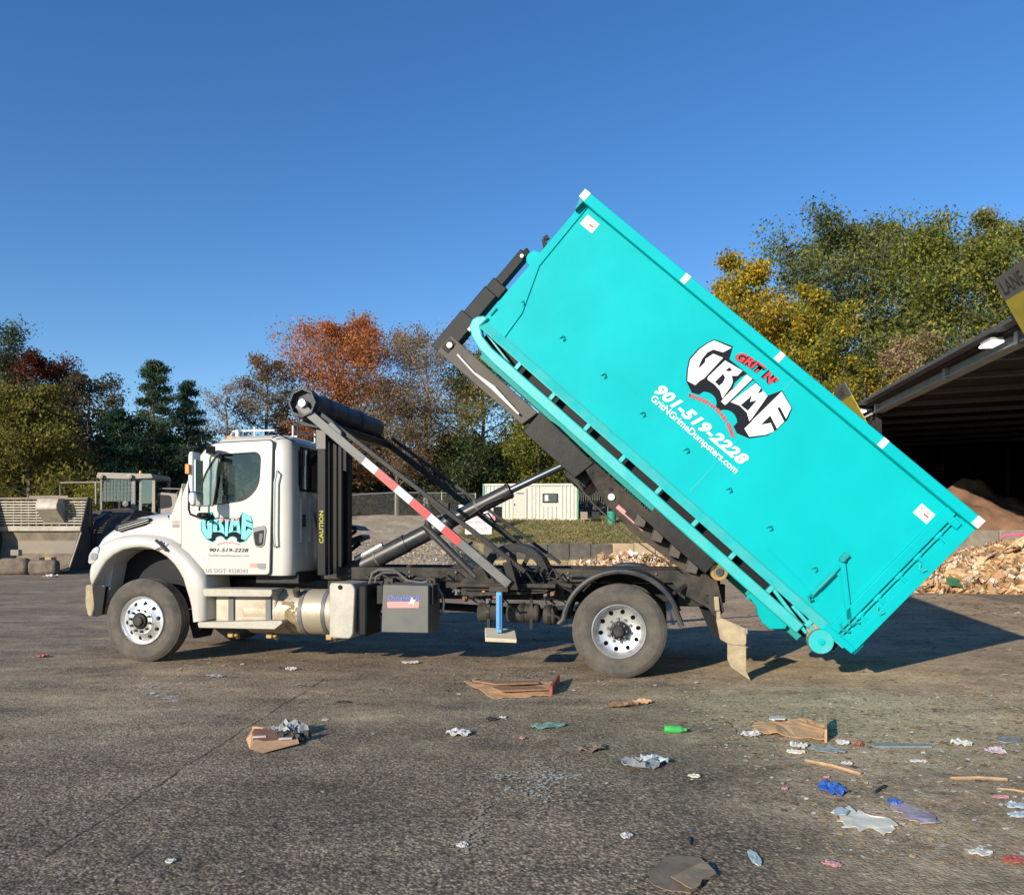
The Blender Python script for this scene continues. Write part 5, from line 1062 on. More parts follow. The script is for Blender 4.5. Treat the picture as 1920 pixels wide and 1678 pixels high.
# ================================================================ CARDBOARD HEAPS
def mkmat(n_, c, **k): return mat(n_, c, .85, noise=.12, nscale=8, **k)
mkmat('card_tan', (.56,.37,.20)); mkmat('card_brown', (.42,.25,.13)); mkmat('card_pale', (.64,.48,.30)); mkmat('card_white', (.70,.66,.6)); mkmat('card_red', (.5,.24,.13)); mkmat('bag_green', (.05,.2,.1)); mkmat('pink_plastic', (.7,.12,.25))
CM = ['card_tan']*5+['card_brown']*3+['card_pale']*4+['card_white']*2+['card_red']
def sheet_mesh(seed, w, d, crease=True, n=5, t=.012, amp=.12):
    rs = random.Random(seed); vs = []; fold = rs.uniform(-.9,.9); fa = rs.uniform(.1,.9)*rs.choice((-1,1)); jag = [rs.uniform(-.12,.12) for _ in range(40)]
    for s in (1,-1):
        for j in range(n):
            for i in range(n):
                a, b = i/(n-1)-.5, j/(n-1)-.5
                e = 1+jag[(i*3+j*7)%40]*(1 if i in (0,n-1) or j in (0,n-1) else 0)
                x, y = a*w*e, b*d*e; z = amp*w*mnoise.noise((a*2.2+seed,b*2.2,seed*.37))
                if crease and a > fold*.4: z += (a-fold*.4)*w*math.tan(fa)*.7
                vs.append((x,y,z+s*t/2))
    N = n*n; f = []
    for j in range(n-1):
        for i in range(n-1):
            q = (j*n+i,j*n+i+1,(j+1)*n+i+1,(j+1)*n+i); f.append(q); f.append(tuple(N+k for k in q[::-1]))
    ring_ = [i for i in range(n)]+[j*n+n-1 for j in range(1,n)]+[(n-1)*n+i for i in range(n-2,-1,-1)]+[j*n for j in range(n-2,0,-1)]
    for k in range(len(ring_)): a, b = ring_[k], ring_[(k+1)%len(ring_)]; f.append((b,a,a+N,b+N))
    me = bpy.data.meshes.new('cardboard_sheet'); me.from_pydata(vs, [], f); me.update(); return me
SHEETS = {}
for i in range(14):
    for cm_ in set(CM):
        me = sheet_mesh(i, 1, random.Random(i).uniform(.45,.95), n=4); me.materials.append(M[cm_]); SHEETS[(i,cm_)] = me
def heap_z(x, y, cx, cy, rx, ry, h, shape=1.6):
    d = math.hypot((x-cx)/rx, (y-cy)/ry); return h*max(0, 1-d**shape)
def card_heap(cx, cy, rx, ry, h, n, label, group, seed, z0=lambda x,y:0, smin=.25, smax=.85, front=0):
    rs = random.Random(seed)
    for k in range(n):
        for _ in range(60):
            a = rs.uniform(0, 2*pi); d = math.sqrt(rs.random())*1.02; x, y = cx+rx*d*cos(a), cy+ry*d*sin(a)
            if y < cy+front*ry and -.05 < x/y < .66: break
        z = heap_z(x, y, cx, cy, rx, ry, h)+z0(x,y); s = rs.uniform(smin, smax)
        o = bpy.data.objects.new('cardboard_sheet', SHEETS[(rs.randrange(14), rs.choice(CM))]); C.objects.link(o)
        o.location = (x, y, z+rs.uniform(.02,.12)); o.scale = (s*rs.uniform(.6,1.35), s*rs.uniform(.4,1.1), s); o.rotation_euler = (rs.uniform(-.1,1.1), rs.uniform(-.6,.6), rs.uniform(-1.2,1.2)+(pi if rs.random()<.3 else 0))
        cmn = o.data.materials[0].name.split('_')[1]; side_ = 'left' if x < cx-rx*.33 else 'right' if x > cx+rx*.33 else 'middle'; lvl = 'topmost' if z > h*.75 else 'lowest' if z < h*.35 else 'halfway up'
        tag(o, f'{cmn} torn cardboard sheet, {lvl} at the {side_} of {label}', 'cardboard', group)
def scraps(cx, cy, rx, ry, h, N, seed, name, label, z0=0, fill='card_brown', smin=.12, smax=.5):
    rs = np.random.RandomState(seed); a = rs.uniform(0,2*pi,N); d = np.sqrt(rs.rand(N))*1.05; x = cx+rx*d*np.cos(a); y = cy+ry*d*np.sin(a)
    z = h*np.maximum(0, 1-d**1.6)+rs.uniform(0,.10,N)+z0
    pal = np.array([(.56,.37,.2),(.42,.26,.13),(.66,.5,.32),(.7,.66,.6),(.5,.32,.17),(.26,.16,.1)]); 
    me = cards(np.stack([x,y,z],1), rs.uniform(smin,smax,N), pal[rs.randint(0,6,N)]*rs.uniform(.8,1.15,(N,1)), name, 'tinted', aspect=.7, rs=rs)
    return tag(obj(name, me, None), label, 'cardboard', kind='stuff')
tag(heap('cardboard_core', 16.2, 23.6, 5.3, 2.3, 1.3, 'card_brown', 5, n=40, rough=.2, shape=1.6), 'packed brown core of the large cardboard heap', 'cardboard', kind='stuff')
scraps(16.2, 23.6, 5.5, 2.4, 1.42, 12000, 3, 'cardboard_scraps', 'torn cardboard and paper scraps filling the large heap by the shed')
card_heap(16.2, 23.5, 5.3, 2.3, 1.42, 235, 'the heap by the shed', 'cardboard sheets on the large heap', 8, front=.25, smin=.2, smax=.7)
tag(heap('cardboard_core', 5.4, 36.0, 2.6, 1.6, .4, 'card_brown', 9, n=30, rough=.15, shape=1.6), 'packed core of the far cardboard heap under the hoist', 'cardboard', kind='stuff')
scraps(5.4, 36, 3.0, 1.7, .5, 2600, 13, 'cardboard_scraps', 'torn scraps on the far cardboard heap seen under the hoist', z0=.1)
card_heap(5.3, 35.8, 2.7, 1.5, .52, 60, 'the far heap beyond the hoist', 'cardboard sheets on the far heap', 18, z0=lambda x,y: .12, smin=.2, smax=.6, front=.3)
pk = MB().tube([(13.586,22.200,1.526),(13.628,22.100,1.585),(13.787,22.000,1.600),(14.153,22.000,1.629),(14.373,22.000,1.600)], .035, 6).build('pink_foam_tube', 'pink_plastic', smooth=True); tag(pk, 'pink plastic tube lying along the top of the cardboard heap', 'plastic tube')
mg = obj('green_bag', sheet_mesh(77, .45,.35), 'bag_green'); mg.location = (12.118,21.900,0.301); mg.rotation_euler = (.7,.2,0); tag(mg, 'small dark green plastic bag low in the cardboard heap', 'bag')
# low dirt spill at the foot of the bank
rs = np.random.RandomState(21); N = 9000; x = rs.uniform(-13,7.5,N); y = 33+rs.rand(N)**1.5*11
zz = np.array([height(a,b_) for a,b_ in zip(x,y)])
pal = np.array([(.44,.35,.24),(.38,.29,.19),(.5,.43,.33),(.36,.25,.17)])
me = cards(np.stack([x,y,zz+.03],1), rs.uniform(.03,.13,N), pal[rs.randint(0,4,N)]*rs.uniform(.85,1.15,(N,1)), 'rubble_bits', 'tinted', aspect=.7, rs=rs)
tag(obj('bank_rubble', me, None), 'small rubble and clods at the foot of the bare bank', 'rubble', kind='stuff')

# ================================================================ OFFICE CONTAINER, SIGNS, BIN, CHAIRS, FENCE
OY = 53.5; ox, _, oz = (-1.962,53.500,2.563); ox1 = (4.423,53.500,2.563)[0]; oh = (-1.962,53.500,5.024)[2]; OW = ox1-ox
off = empty('office_container', (ox, OY, oz)); off.rotation_euler = (0,0,R(-3)); tag(off, 'cream corrugated container office with green corner posts on the grass bank', 'container office')
mat('cream_paint', (.62,.60,.51), .55, noise=.05, dirt=.15, dcol=(.4,.35,.22)); mat('green_paint', (.13,.32,.22), .55, noise=.1); mat('door_cream', (.57,.55,.46), .5)
hh_ = oh-oz; MB().box(.12,OW-.12,.08,2.4,.06,hh_-.06).build('container_body', 'cream_paint', off)
n_ = 24
for i in range(n_):
    x = .14+i*(OW-.28)/n_; wd = (OW-.28)/n_*.52
    if 1.95 < x < 3.0 or 3.9 < x < 5.0: continue
    MB().prism([(x,.08),(x+.04,.03),(x+wd-.04,.03),(x+wd,.08)], .14, hh_-.16, 'z').build('corrugation', 'cream_paint', off)
for x in (3.95+i*.28 for i in range(4)): MB().prism([(x,.08),(x+.03,.03),(x+.12,.03),(x+.15,.08)], .14, .95, 'z').build('corrugation', 'cream_paint', off)
for x in (0,OW-.12): MB().box(x,x+.12,0,2.44,0,hh_).build('corner_post', 'green_paint', off)
MB().box(.12,OW-.12,.0,.1,hh_-.14,hh_).build('top_rail', 'cream_paint', off); MB().box(.12,OW-.12,.0,.1,0,.12).build('bottom_rail', 'cream_paint', off)
dr = MB().box(2.05,2.95,.0,.06,.12,2.15).build('door', 'door_cream', off, bevel=.01); MB().box(2.10,2.16,-.04,.0,1.0,1.12).build('door_handle', 'clean_black', dr)
text('door_lettering', 'OFFICE', 'dark_print', dr, 2.25, 1.75, .5, .11, -.008, offset=.02)
wf = MB().box(4.0,5.0,.0,.05,1.2,1.26).box(4.0,5.0,0,.05,1.74,1.8).box(4.0,4.06,0,.05,1.26,1.74).box(4.94,5.0,0,.05,1.26,1.74).build('window', 'shed_dark', off)
MB().box(4.06,4.94,.03,.05,1.26,1.74).build('window_pane', 'screen_glass', wf)
for z in (1.38,1.5,1.62): MB().box(4.4,4.94,-.005,.01,z-.015,z+.015).build('window_bar', 'shed_dark', wf)
MB().box(4.15,4.38,-.01,.02,1.3,1.7).build('window_poster', 'white_print', wf)
def yard_sign(x, y, z0, w, h, rz, label, leg_h):
    s = empty('notice_sign', (x,y,z0), rz); tag(s, label, 'sign', 'notice boards on the bank')
    MB().box(0,w,0,.03,leg_h,leg_h+h).build('sign_board', 'white_print', s)
    for xx in (.08,w-.12): MB().box(xx,xx+.04,.03,.07,0,leg_h+h-.05).build('sign_post', 'brown_steel', s)
    return s
sx, _, sz = (-2.593,44.200,1.688)
s1 = yard_sign(sx, 44.2, (-2.593,44.200,1.600)[2], (-1.120,44.200,1.688)[0]-sx, (-1.768,44.200,2.985)[2]-(-1.768,44.200,1.688)[2], R(-4), 'white notice board with red print below the office container', .05)
for t_, z_, w_, h_ in (('PRIVATE', 1.0, 1.1, .16), ('PROPERTY', .62, 1.15, .16), ('KEEP OUT', .25, 1.1, .16)): text('sign_lettering', t_, 'pale_red', s1, .15, z_, w_, h_, -.004, offset=.02)
sx2 = (-3.133,47.000,2.947)[0]; s2 = yard_sign(sx2, 47, (-3.133,47.000,2.477)[2], 1.0, .55, 0, 'smaller white sign panel just above the notice board', .35); text('sign_lettering', 'NOTICE', 'red_print', s2, .12,.55,.7,.14,-.004)
# green litter bin
bx_, _, bz = (6.483,52.000,2.224); gb = empty('litter_bin', (bx_,52,bz)); tag(gb, 'green litter bin standing on the grass right of the office container', 'bin'); mat('bin_green', (.03,.28,.2), .5)
MB().lathe([(.22,0),(.27,.03),(.30,.75),(.31,.78)], (0,0,0), 20, 'z').build('bin_body', 'bin_green', gb, smooth=True); MB().lathe([(.33,.78),(.33,.84),(.25,.92),(0,.94)], (0,0,0), 20, 'z').build('bin_lid', 'bin_green', gb, smooth=True)
MB().cyl((-.2,.4,-.1),(-.2,.4,1.7),.03).build('bin_post', 'pale_bark', gb)
def chair(x, y, z, rz, m, label):
    c = empty('garden_chair', (x,y,z), rz); tag(c, label, 'chair', 'chairs beside the office container')
    MB().box(-.25,.25,-.25,.25,.38,.42).build('seat', m, c, bevel=.01); MB().box(-.25,.25,.22,.26,.42,.9).build('backrest', m, c, bevel=.01)
    for a in (-.22,.22):
        for b_ in (-.22,.22): MB().box(a-.02,a+.02,b_-.02,b_+.02,0,.38).build('leg', m, c)
cx_, _, cz_ = (4.830,52.500,2.230); mat('chair_pale', (.45,.36,.26), .7)
chair(cx_, 52.5, cz_, R(20), 'chair_pale', 'pale wooden chair by the right end of the office container'); chair((5.460,52.500,2.230)[0], 52.4, cz_, R(-15), 'clean_black', 'dark chair between the pale chair and the litter bin')
# dark machine part behind the sign
MB().box(0,.55,0,.5,0,1.0).build('propane_cage', 'clean_black').location = (0,0,0)
pc = bpy.data.objects['propane_cage']; pc.location = ((-1.167,50.000,2.533)[0], 50, (-1.167,50.000,2.367)[2]); tag(pc, 'dark cage with a red panel left of the office wall', 'cage')
MB().box(-.06,.12,-.02,-.005,.15,.5).build('cage_panel', 'pale_red', pc)
# chain-link fence
mat('galvanised', (.34,.34,.32), .5, .5)
fence = empty('chain_link_fence', (0,0,0)); tag(fence, 'galvanised chain-link fence along the top of the bare bank', 'fence')
FP = [(u, 57.0) for u in (600,655,742,830,893)]
def fpt(u, v, Y=57.): return ((u-960)/1500*Y, Y, 1.6-(v-1003)/1500*Y)
prev = None; wires = MB()
xs_ = [-14.2,-11.6,-8.3,-5.0,-2.6]
for i, x in enumerate(xs_):
    z = height(x,57)-.1; zt = z+(3.0 if i == 1 else 1.75); MB().cyl((x,57,z),(x,57,zt),.06 if i == 1 else .045,n=8).build('fence_post', 'galvanised', fence)
    if prev is not None:
        px_, pz = prev; MB().cyl((px_,57,pz+1.68),(x,57,z+1.68),.032,n=6).build('top_rail', 'galvanised', fence)
        L_ = x-px_; k = int(L_/.16)
        for j in range(-10,k):
            for sg in (1,-1):
                a0 = j*.16 if sg == 1 else j*.16+1.6; a1 = a0+1.6*sg; t0, t1 = 0., 1.
                for (lo, hi) in ((0,L_),):
                    if a1 != a0:
                        ta, tb_ = (lo-a0)/(a1-a0), (hi-a0)/(a1-a0); t0, t1 = max(0,min(ta,tb_)), min(1,max(ta,tb_))
                if t1 > t0: wires.cyl((px_+a0+(a1-a0)*t0,57,z+.05+1.6*t0),(px_+a0+(a1-a0)*t1,57,z+.05+1.6*t1),.0045,n=3,cap=False)
    prev = (x, z)
w_ = wires.build('wire_mesh', 'galvanised', fence); w_['kind'] = 'stuff'
f3 = empty('chain_link_fence', (0,0,0)); tag(f3, 'chain-link fence section right of the office container', 'fence'); prev = None; wires = MB()
for x in (4.6,7.4,10.2,13.0):
    z = height(x,58)-.1; MB().cyl((x,58,z),(x,58,z+2.3),.05,n=8).build('fence_post', 'galvanised', f3)
    if prev is not None:
        MB().cyl((prev,58,z+2.2),(x,58,z+2.2),.03,n=6).build('top_rail', 'galvanised', f3)
        for j in range(17): wires.cyl((prev+j*.165,58,z),(prev+j*.165+.165,58,z+2.2),.008,n=3,cap=False).cyl((prev+j*.165+.165,58,z),(prev+j*.165,58,z+2.2),.008,n=3,cap=False)
        for j in range(12): wires.cyl((prev,58,z+j*.18),(x,58,z+j*.18+.02),.008,n=3,cap=False)
    prev = x
w_ = wires.build('wire_mesh', 'galvanised', f3); w_['kind'] = 'stuff'

# ================================================================ WHEEL LOADER
LY = 34.0
mat('bucket_steel', (.17,.135,.095), .55, noise=.25, nscale=2, dirt=.5, dcol=(.33,.25,.15), dscale=2, bump=.2); mat('bucket_side', (.035,.03,.027), .7, noise=.25, nscale=2, dirt=.4, dcol=(.13,.1,.075), dscale=1.5)  # bucket_side: much darker than bucket_steel, with the side plate's shade painted in
mat('loader_cream', (.28,.255,.21), .5, noise=.1, dirt=.4, dcol=(.25,.2,.14)); mat('loader_grey', (.19,.19,.19), .5, noise=.2, dirt=.4); mat('lip_steel', (.40,.35,.27), .45, noise=.2, nscale=4, dirt=.3)
loader = empty('wheel_loader', (-20.5, LY, 0)); tag(loader, 'dirty wheel loader with a huge slatted bucket parked left of the truck', 'wheel loader')
def lw(u, v, Y): X = (u-960)/1500*Y; return (X+20.5, Y-LY, 1.6-(v-1003)/1500*Y)
bx0 = -26.0+20.5
# bucket: opening towards the camera, from x=-26 to about -18.6
bk = MB()
def strip(pts, x0, x1):      # profile in (y,z), thick plate
    q = pts + [(a+.05, b+.0) for a, b in pts[::-1]]
    return MB().prism([(a,b) for a,b in q], x0, x1, 'x')
xr = (-18.313,33.500,1.667)[0]+20.5; xl = -1.75
back = [(-.9,.12),(-.2,.14),(.35,.35),(.72,.8),(.85,1.35),(.75,1.85)]
bucket = strip(back, xl, xr).build('bucket', 'bucket_steel', loader)
ztop = (-18.144,33.600,3.190)[2]; zl = (-20.160,33.600,1.891)[2]
MB().box(xl,xr,.62,.72,zl-.12,zl+.10).build('bucket_lip', 'lip_steel', bucket, bevel=.01)
sl_ = 9
for i in range(sl_): z = zl+.18+i*(ztop-zl-.25)/sl_; MB().box(xl,xr-.03,.60,.66,z,z+.055).build('grate_slat', 'lip_steel', bucket)
MB().box(xl,xr,.55,.75,ztop-.06,ztop+.03).build('bucket_top', 'bucket_steel', bucket, bevel=.01)
for i in range(12): x = xl+.3+i*(xr-xl)/12; MB().box(x,x+.05,.66,.72,zl+.1,ztop-.05).build('grate_rib', 'bucket_steel', bucket)
MB().box(lw(25,0,33.6)[0],lw(100,0,33.6)[0],.70,.8,ztop,ztop+.12).build('bucket_crest', 'bucket_steel', bucket)
# clamp block in the middle of the grate
c0, c1b = lw(40,0,33)[0], lw(82,0,33)[0]
MB().prism([(.6,ztop-.02),(.1,ztop-.04),(-.05,ztop-.30),(-.05,ztop-.5),(.62,ztop-1.1)], c0, c1b, 'x').build('bucket_hook', 'lip_steel', bucket, bevel=.03)
# right side plate
MB().prism([(-1.0,.10),(1.05,.10),(1.15,1.0),(.85,ztop),(.55,ztop),(-.05,1.7)], xr-.06, xr, 'x').build('bucket_side', 'bucket_side', bucket, bevel=.01)
MB().prism([(-1.0,.10),(1.05,.10),(1.15,1.0),(.85,ztop),(.55,ztop),(-.05,1.7)], xl, xl+.06, 'x').build('bucket_side', 'bucket_side', bucket, bevel=.01)
MB().bar((xr+.01,-1.0,.12),(xr+.01,-.02,1.7),.06,.05).build('side_edge', 'lip_steel', bucket)
# arms, body, cab, wheels behind the bucket
for xx in (xr-1.6, xr+.1): MB().tube([(xx,1.0,.9),(xx+.1,2.2,2.3),(xx+.25,4.0,2.5)], .16, 8).build('lift_arm', 'bucket_side', loader, smooth=True)
MB().prism([(1.0,.5),(1.6,2.2),(2.4,2.75),(4.2,2.7),(4.2,.9),(2.2,.5)], xr-.3, xr+1.2, 'x').build('front_frame', 'bucket_side', loader, bevel=.04)
MB().tube([(xr-.3,1.1,2.2),(xr,2.6,2.65),(xr+.1,3.6,2.5)], .09, 8).build('tilt_cylinder', 'loader_grey', loader, smooth=True)
CY = 38.; 
def q_(u, v): p = lw(u, v, CY); return (p[0], p[2])
cabx0, cabz0 = q_(190, 962); cabx1, cabz1 = q_(291, 893); yy0 = CY-LY
MB().box(cabx0-.2,cabx1+.05,yy0,yy0+1.7,cabz0-1.0,cabz0+.05).build('cab_base', 'loader_cream', loader, bevel=.04)
cb = empty('operator_cab'); cb.parent = loader
MB().prism(rounded([q_(186,893),q_(188,886.5),q_(288,889),q_(291,897),q_(245,899),q_(186,897)], .04), yy0-.25, yy0+1.8).build('cab_roof', 'loader_cream', cb, bevel=.03)
for (u0,u1) in ((189,192),(247,254),(262,266),(286,291)): MB().prism([q_(u0,897),q_(u1,897),q_(u1,960),q_(u0-1,960)], yy0-.03, yy0+.06).build('cab_pillar', 'loader_cream' if u0 > 280 else 'loader_grey', cb)
for (u0,u1) in ((189,192),(286,291)): MB().prism([q_(u0,897),q_(u1,897),q_(u1,960),q_(u0,960)], yy0+1.6, yy0+1.7).build('cab_pillar', 'loader_grey', cb)
plate('cab_window', 'screen_glass', cb, rounded([q_(191,940),q_(194,905),q_(204,897),q_(242,897),q_(248,906),q_(247,940)], .1), [], yy0-.02, yy0)
plate('side_window', 'screen_glass', cb, rounded([q_(266,949),q_(266,899),q_(286,899),q_(286,940),q_(278,949)], .1), [], yy0-.02, yy0)
gr_ = MB()
for i in range(9): a, b = q_(193+i*6.4,898), q_(192+i*6.4,940); gr_.cyl((a[0],yy0-.09,a[1]),(b[0],yy0-.09,b[1]),.012,n=5)
for i in range(6): a, b = q_(192,902+i*7), q_(247,902+i*7); gr_.cyl((a[0],yy0-.09,a[1]),(b[0],yy0-.09,b[1]),.012,n=5)
gr_.build('window_guard', 'loader_grey', cb)
MB().box(cabx0+.3,cabx0+1.0,yy0+.8,yy0+1.2,cabz0,cabz0+.9).build('operator_seat', 'interior', cb, bevel=.05)
a = q_(258,887); MB().cyl((a[0],yy0+.3,a[1]),(a[0],yy0+.3,a[1]+.13),.07,.055).build('beacon', 'amber', cb, smooth=True)
a = q_(242,945); MB().lathe([(.13,0),(.14,-.08),(0,-.1)], (a[0],yy0-.3,a[1]), 16).build('work_lamp', 'grey_steel', loader, smooth=True)
for p in (q_(196,893),q_(250,893)): MB().lathe([(.10,0),(.12,-.1),(0,-.12)], (p[0],yy0-.3,p[1]-.03), 14).build('roof_lamp', 'loader_cream', cb, smooth=True)
MB().tube([(q_(113,930)[0],yy0,q_(113,935)[1]),(q_(113,905)[0],yy0,q_(113,905)[1]),(q_(190,904)[0],yy0,q_(190,904)[1])], .04, 6).cyl((q_(180,904)[0],yy0,q_(180,904)[1]),(q_(180,945)[0],yy0,q_(180,945)[1]),.05).build('handrail', 'loader_cream', loader, smooth=True)
MB().prism([q_(292,922),q_(330,925),q_(330,985),q_(292,985)], yy0+.2, yy0+1.8).build('engine_hood', 'loader_cream', loader, bevel=.05)
MB().prism(rounded([q_(294,927),q_(317,928),q_(319,950),q_(294,954)], .15), yy0+.17, yy0+.2).build('hood_grille', 'clean_black', loader)
MB().tube([(q_(292,915)[0],yy0+.3,q_(292,915)[1]),(q_(333,916)[0],yy0+.3,q_(333,916)[1]),(q_(325,926)[0],yy0+.3,q_(325,926)[1])], .03, 6).build('handrail', 'loader_cream', loader)
for xx, yv in ((q_(205,0)[0],yy0-1.0),(q_(330,0)[0],yy0+.2)):
    wq = empty('loader_wheel'); wq.parent = loader; wq.location = (xx,yv,.85)
    MB().lathe([(.45,0),(.6,-.05),(.8,-.02),(.85,.06),(.85,.5),(.8,.58),(.45,.56)], (0,0,0), 36, closed=True).build('tyre', 'tread_rubber', wq, smooth=True); MB().cyl((0,.06,0),(0,.4,0),.45,n=24).build('rim', 'loader_cream', wq)
MB().prism([q_(150,962),q_(200,955),q_(245,952),q_(270,962),q_(292,962),q_(292,1045),q_(160,1045)], yy0-.2, yy0+1.0).build('loader_body', 'bucket_side', loader, bevel=.05)

mat('rough_block', (.17,.135,.1), .95, noise=.4, nscale=3, dirt=.6, dcol=(.12,.09,.07), dscale=4, bump=1, bscale=9)
# kerb block, timber and crate in front of the bucket
kb = empty('kerb_barrier', ((-23.520,36.000,0.064)[0], 31.9, 0)); kb.location = (-20.5-1.6, 33.0-.4, 0); tag(kb, 'low rough concrete barrier lying in front of the loader bucket', 'barrier')
kb.location = ((-21.760,32.000,0.384)[0], 32, 0)
for i in range(3): MB().box(i*1.17,i*1.17+1.15,0,.45,0,(-19.413,32.000,0.597)[2]+.07*(i%2)).build('barrier_block', 'rough_block', kb, bevel=.14)
t1 = MB().box(0,.34,0,.25,0,.24).build('stone_block', 'concrete_block', bevel=.03); t1.location = ((-20.137,32.100,0.808)[0], 32.1, (-20.137,32.100,0.765)[2]+.002); tag(t1, 'small brown block lying on the concrete barrier', 'block')
mat('crate_wood', (.5,.33,.15), .8, noise=.2, nscale=8)
cr = empty('cardboard_crate', ((-19.455,32.900,0.679)[0], 32.9, .02)); tag(cr, 'tan box standing under the loader bucket behind the barrier', 'box')
MB().box(0,.5,0,.4,.18,.66).build('box_body', 'crate_wood', cr, bevel=.01); MB().box(.03,.47,.03,.37,0,.18).build('box_base', 'crate_wood', cr); MB().box(.2,.3,-.006,.0,.28,.5).build('box_label', 'white_print', cr)

# ================================================================ LITTER ON THE YARD
def crumple(name, m, loc, w, d, h, seed, label, cat, rz=0, group=None, n=12, shape=None, tilt=0):
    rs = random.Random(seed); vs = []; keep = []
    for j in range(n):
        for i in range(n):
            a, b = 2*i/(n-1)-1, 2*j/(n-1)-1
            # square to a rough disc with a ragged rim
            if shape != 'box':
                r = max(abs(a),abs(b)); q = math.hypot(a,b) or 1; ang = math.atan2(b,a); s_ = r/q*(1+.28*mnoise.noise((cos(ang)*1.7+seed,sin(ang)*1.7,seed*.7))*(r > .5)+.16*mnoise.noise((cos(ang)*5+seed,sin(ang)*5,2))*(r > .9)); a, b = a*s_, b*s_
            z = h*(.45+.75*mnoise.noise((a*2.1+seed,b*2.1,seed))+.5*mnoise.noise((a*5+seed,b*5,seed+4)))*(1 if shape == 'box' else 1)
            vs.append((a*w/2, b*d/2, max(.004, z)))
    me = bpy.data.meshes.new(name); me.from_pydata(vs, [], [(j*n+i,j*n+i+1,(j+1)*n+i+1,(j+1)*n+i) for j in range(n-1) for i in range(n-1)]); me.update()
    o = obj(name, me, m); sm = o.modifiers.new('thick', 'SOLIDIFY'); sm.thickness = .006; sm.offset = 1
    o.location = (loc[0],loc[1],.0); o.rotation_euler = (tilt,0,rz); return tag(o, label, cat, group)
lm = lambda n_, c, r=.7, **k: mat(n_, tuple((1.15 if min(c) > .4 else .95)*x for x in c), r, noise=.2, nscale=22, dirt=.35, dcol=(.2,.165,.125), dscale=9, **k)
lm('scrap_brown', (.33,.18,.10)); lm('scrap_red_brown', (.20,.085,.05)); mat('scrap_orange', (.62,.36,.18), .75, noise=.15, nscale=12, dirt=.25, dcol=(.3,.2,.12), dscale=8); lm('scrap_white', (.5,.49,.46)); lm('scrap_teal', (.16,.34,.27)); lm('scrap_green', (.04,.5,.09), .4)
lm('scrap_grey', (.27,.29,.29), .5); lm('scrap_blue', (.04,.14,.55), .4); lm('scrap_purple', (.5,.40,.47), .7); mat('scrap_cream', (.78,.74,.6), .75, noise=.1, nscale=14, dirt=.25, dcol=(.35,.3,.22), dscale=9); lm('scrap_black', (.02,.02,.022)); lm('scrap_pink', (.5,.25,.28)); lm('scrap_redder', (.36,.09,.07)); lm('scrap_brown2', (.30,.22,.14)); lm('scrap_dirt', (.22,.165,.11)); lm('scrap_stick', (.5,.33,.18)); lm('scrap_lightblue', (.42,.5,.52)); lm('stain_tan', (.46,.36,.25)); lm('stain_white', (.45,.44,.41))
def torn(name, m, pts, label, cat, h=.03, seed=1, jag=.02, lift=None, parent=None, z0=.004):
    bm = bmesh.new(); vs = [bm.verts.new((a,b,0)) for a,b in pts]; bm.faces.new(vs); bmesh.ops.triangulate(bm, faces=bm.faces)
    for _ in range(4): bmesh.ops.subdivide_edges(bm, edges=[e for e in bm.edges if e.calc_length() > .05], cuts=1)
    bmesh.ops.triangulate(bm, faces=bm.faces)
    for v in bm.verts:
        p = v.co.copy(); rim = v.is_boundary
        if rim: v.co.x += jag*mnoise.noise((p.x*14,p.y*14,seed)); v.co.y += jag*mnoise.noise((p.x*14,p.y*14,seed+9))
        v.co.z = z0+max(0, h*(.35+.8*mnoise.noise((p.x*3.1,p.y*3.1,seed))+.35*mnoise.noise((p.x*11,p.y*11,seed+3)))) + (lift(p.x,p.y) if lift else 0)
    me = bpy.data.meshes.new(name); bm.to_mesh(me); bm.free(); o = obj(name, me, m, parent); sm = o.modifiers.new('thick','SOLIDIFY'); sm.thickness = .004; sm.offset = 1
    return tag(o, label, cat) if label else o
def gw(u0, u1, v): Y = 2400/(v-1003); return abs(u1-u0)/1500*Y
# crushed carton with clothing stuffed behind it
c_ = empty('crushed_carton', (-1.837,6.122,0.000), R(12)); tag(c_, 'crushed brown carton flap lying on the asphalt left of centre', 'cardboard')
Wc = gw(445,545,1390)
MB().add([(-.5*Wc,.16,.01),(-.35*Wc,-.16,.012),(-.1*Wc,-.28,.01),(.5*Wc,-.10,.02),(.42*Wc,.10,.05),(.1*Wc,.22,.03),(-.2*Wc,.26,.06),(-.42*Wc,.30,.055)], [(0,1,2,3,4,5,6,7)]).build('carton_flap', 'scrap_orange', c_)
MB().add([(-.48*Wc,.17,.018),(-.33*Wc,-.05,.02),(.2*Wc,.0,.03),(.38*Wc,.10,.055),(.08*Wc,.2,.04),(-.2*Wc,.24,.068),(-.38*Wc,.27,.065)], [(0,1,2,3,4,5,6)]).build('carton_inside', 'scrap_red_brown', c_)
MB().add([(-.45*Wc,.31,.0),(-.42*Wc,.30,.075),(-.2*Wc,.26,.07),(-.1*Wc,.33,.0)], [(0,1,2,3)]).build('carton_wall', 'scrap_orange', c_)
for i,(dx,dy) in enumerate(((-.1,.08),(.1,-.02))): MB().box(dx-.05,dx+.05,dy-.015,dy+.015,.04,.05).build('carton_label', 'scrap_white', c_)
crumple('crumpled_clothing', 'scrap_black', (-1.712,6.234,0.000), .26,.16,.09, 3, 'dark crumpled clothing against the crushed brown carton', 'clothing')
crumple('plastic_film', 'scrap_grey', (-1.802,6.434,0.000), .3,.2,.10, 5, 'grey plastic film on top of the dark clothing by the carton', 'plastic'); crumple('pink_scrap', 'scrap_pink', (-1.670,6.202,0.000), .09,.05,.05, 6, 'small pink scrap at the right of the dark clothing', 'scrap')
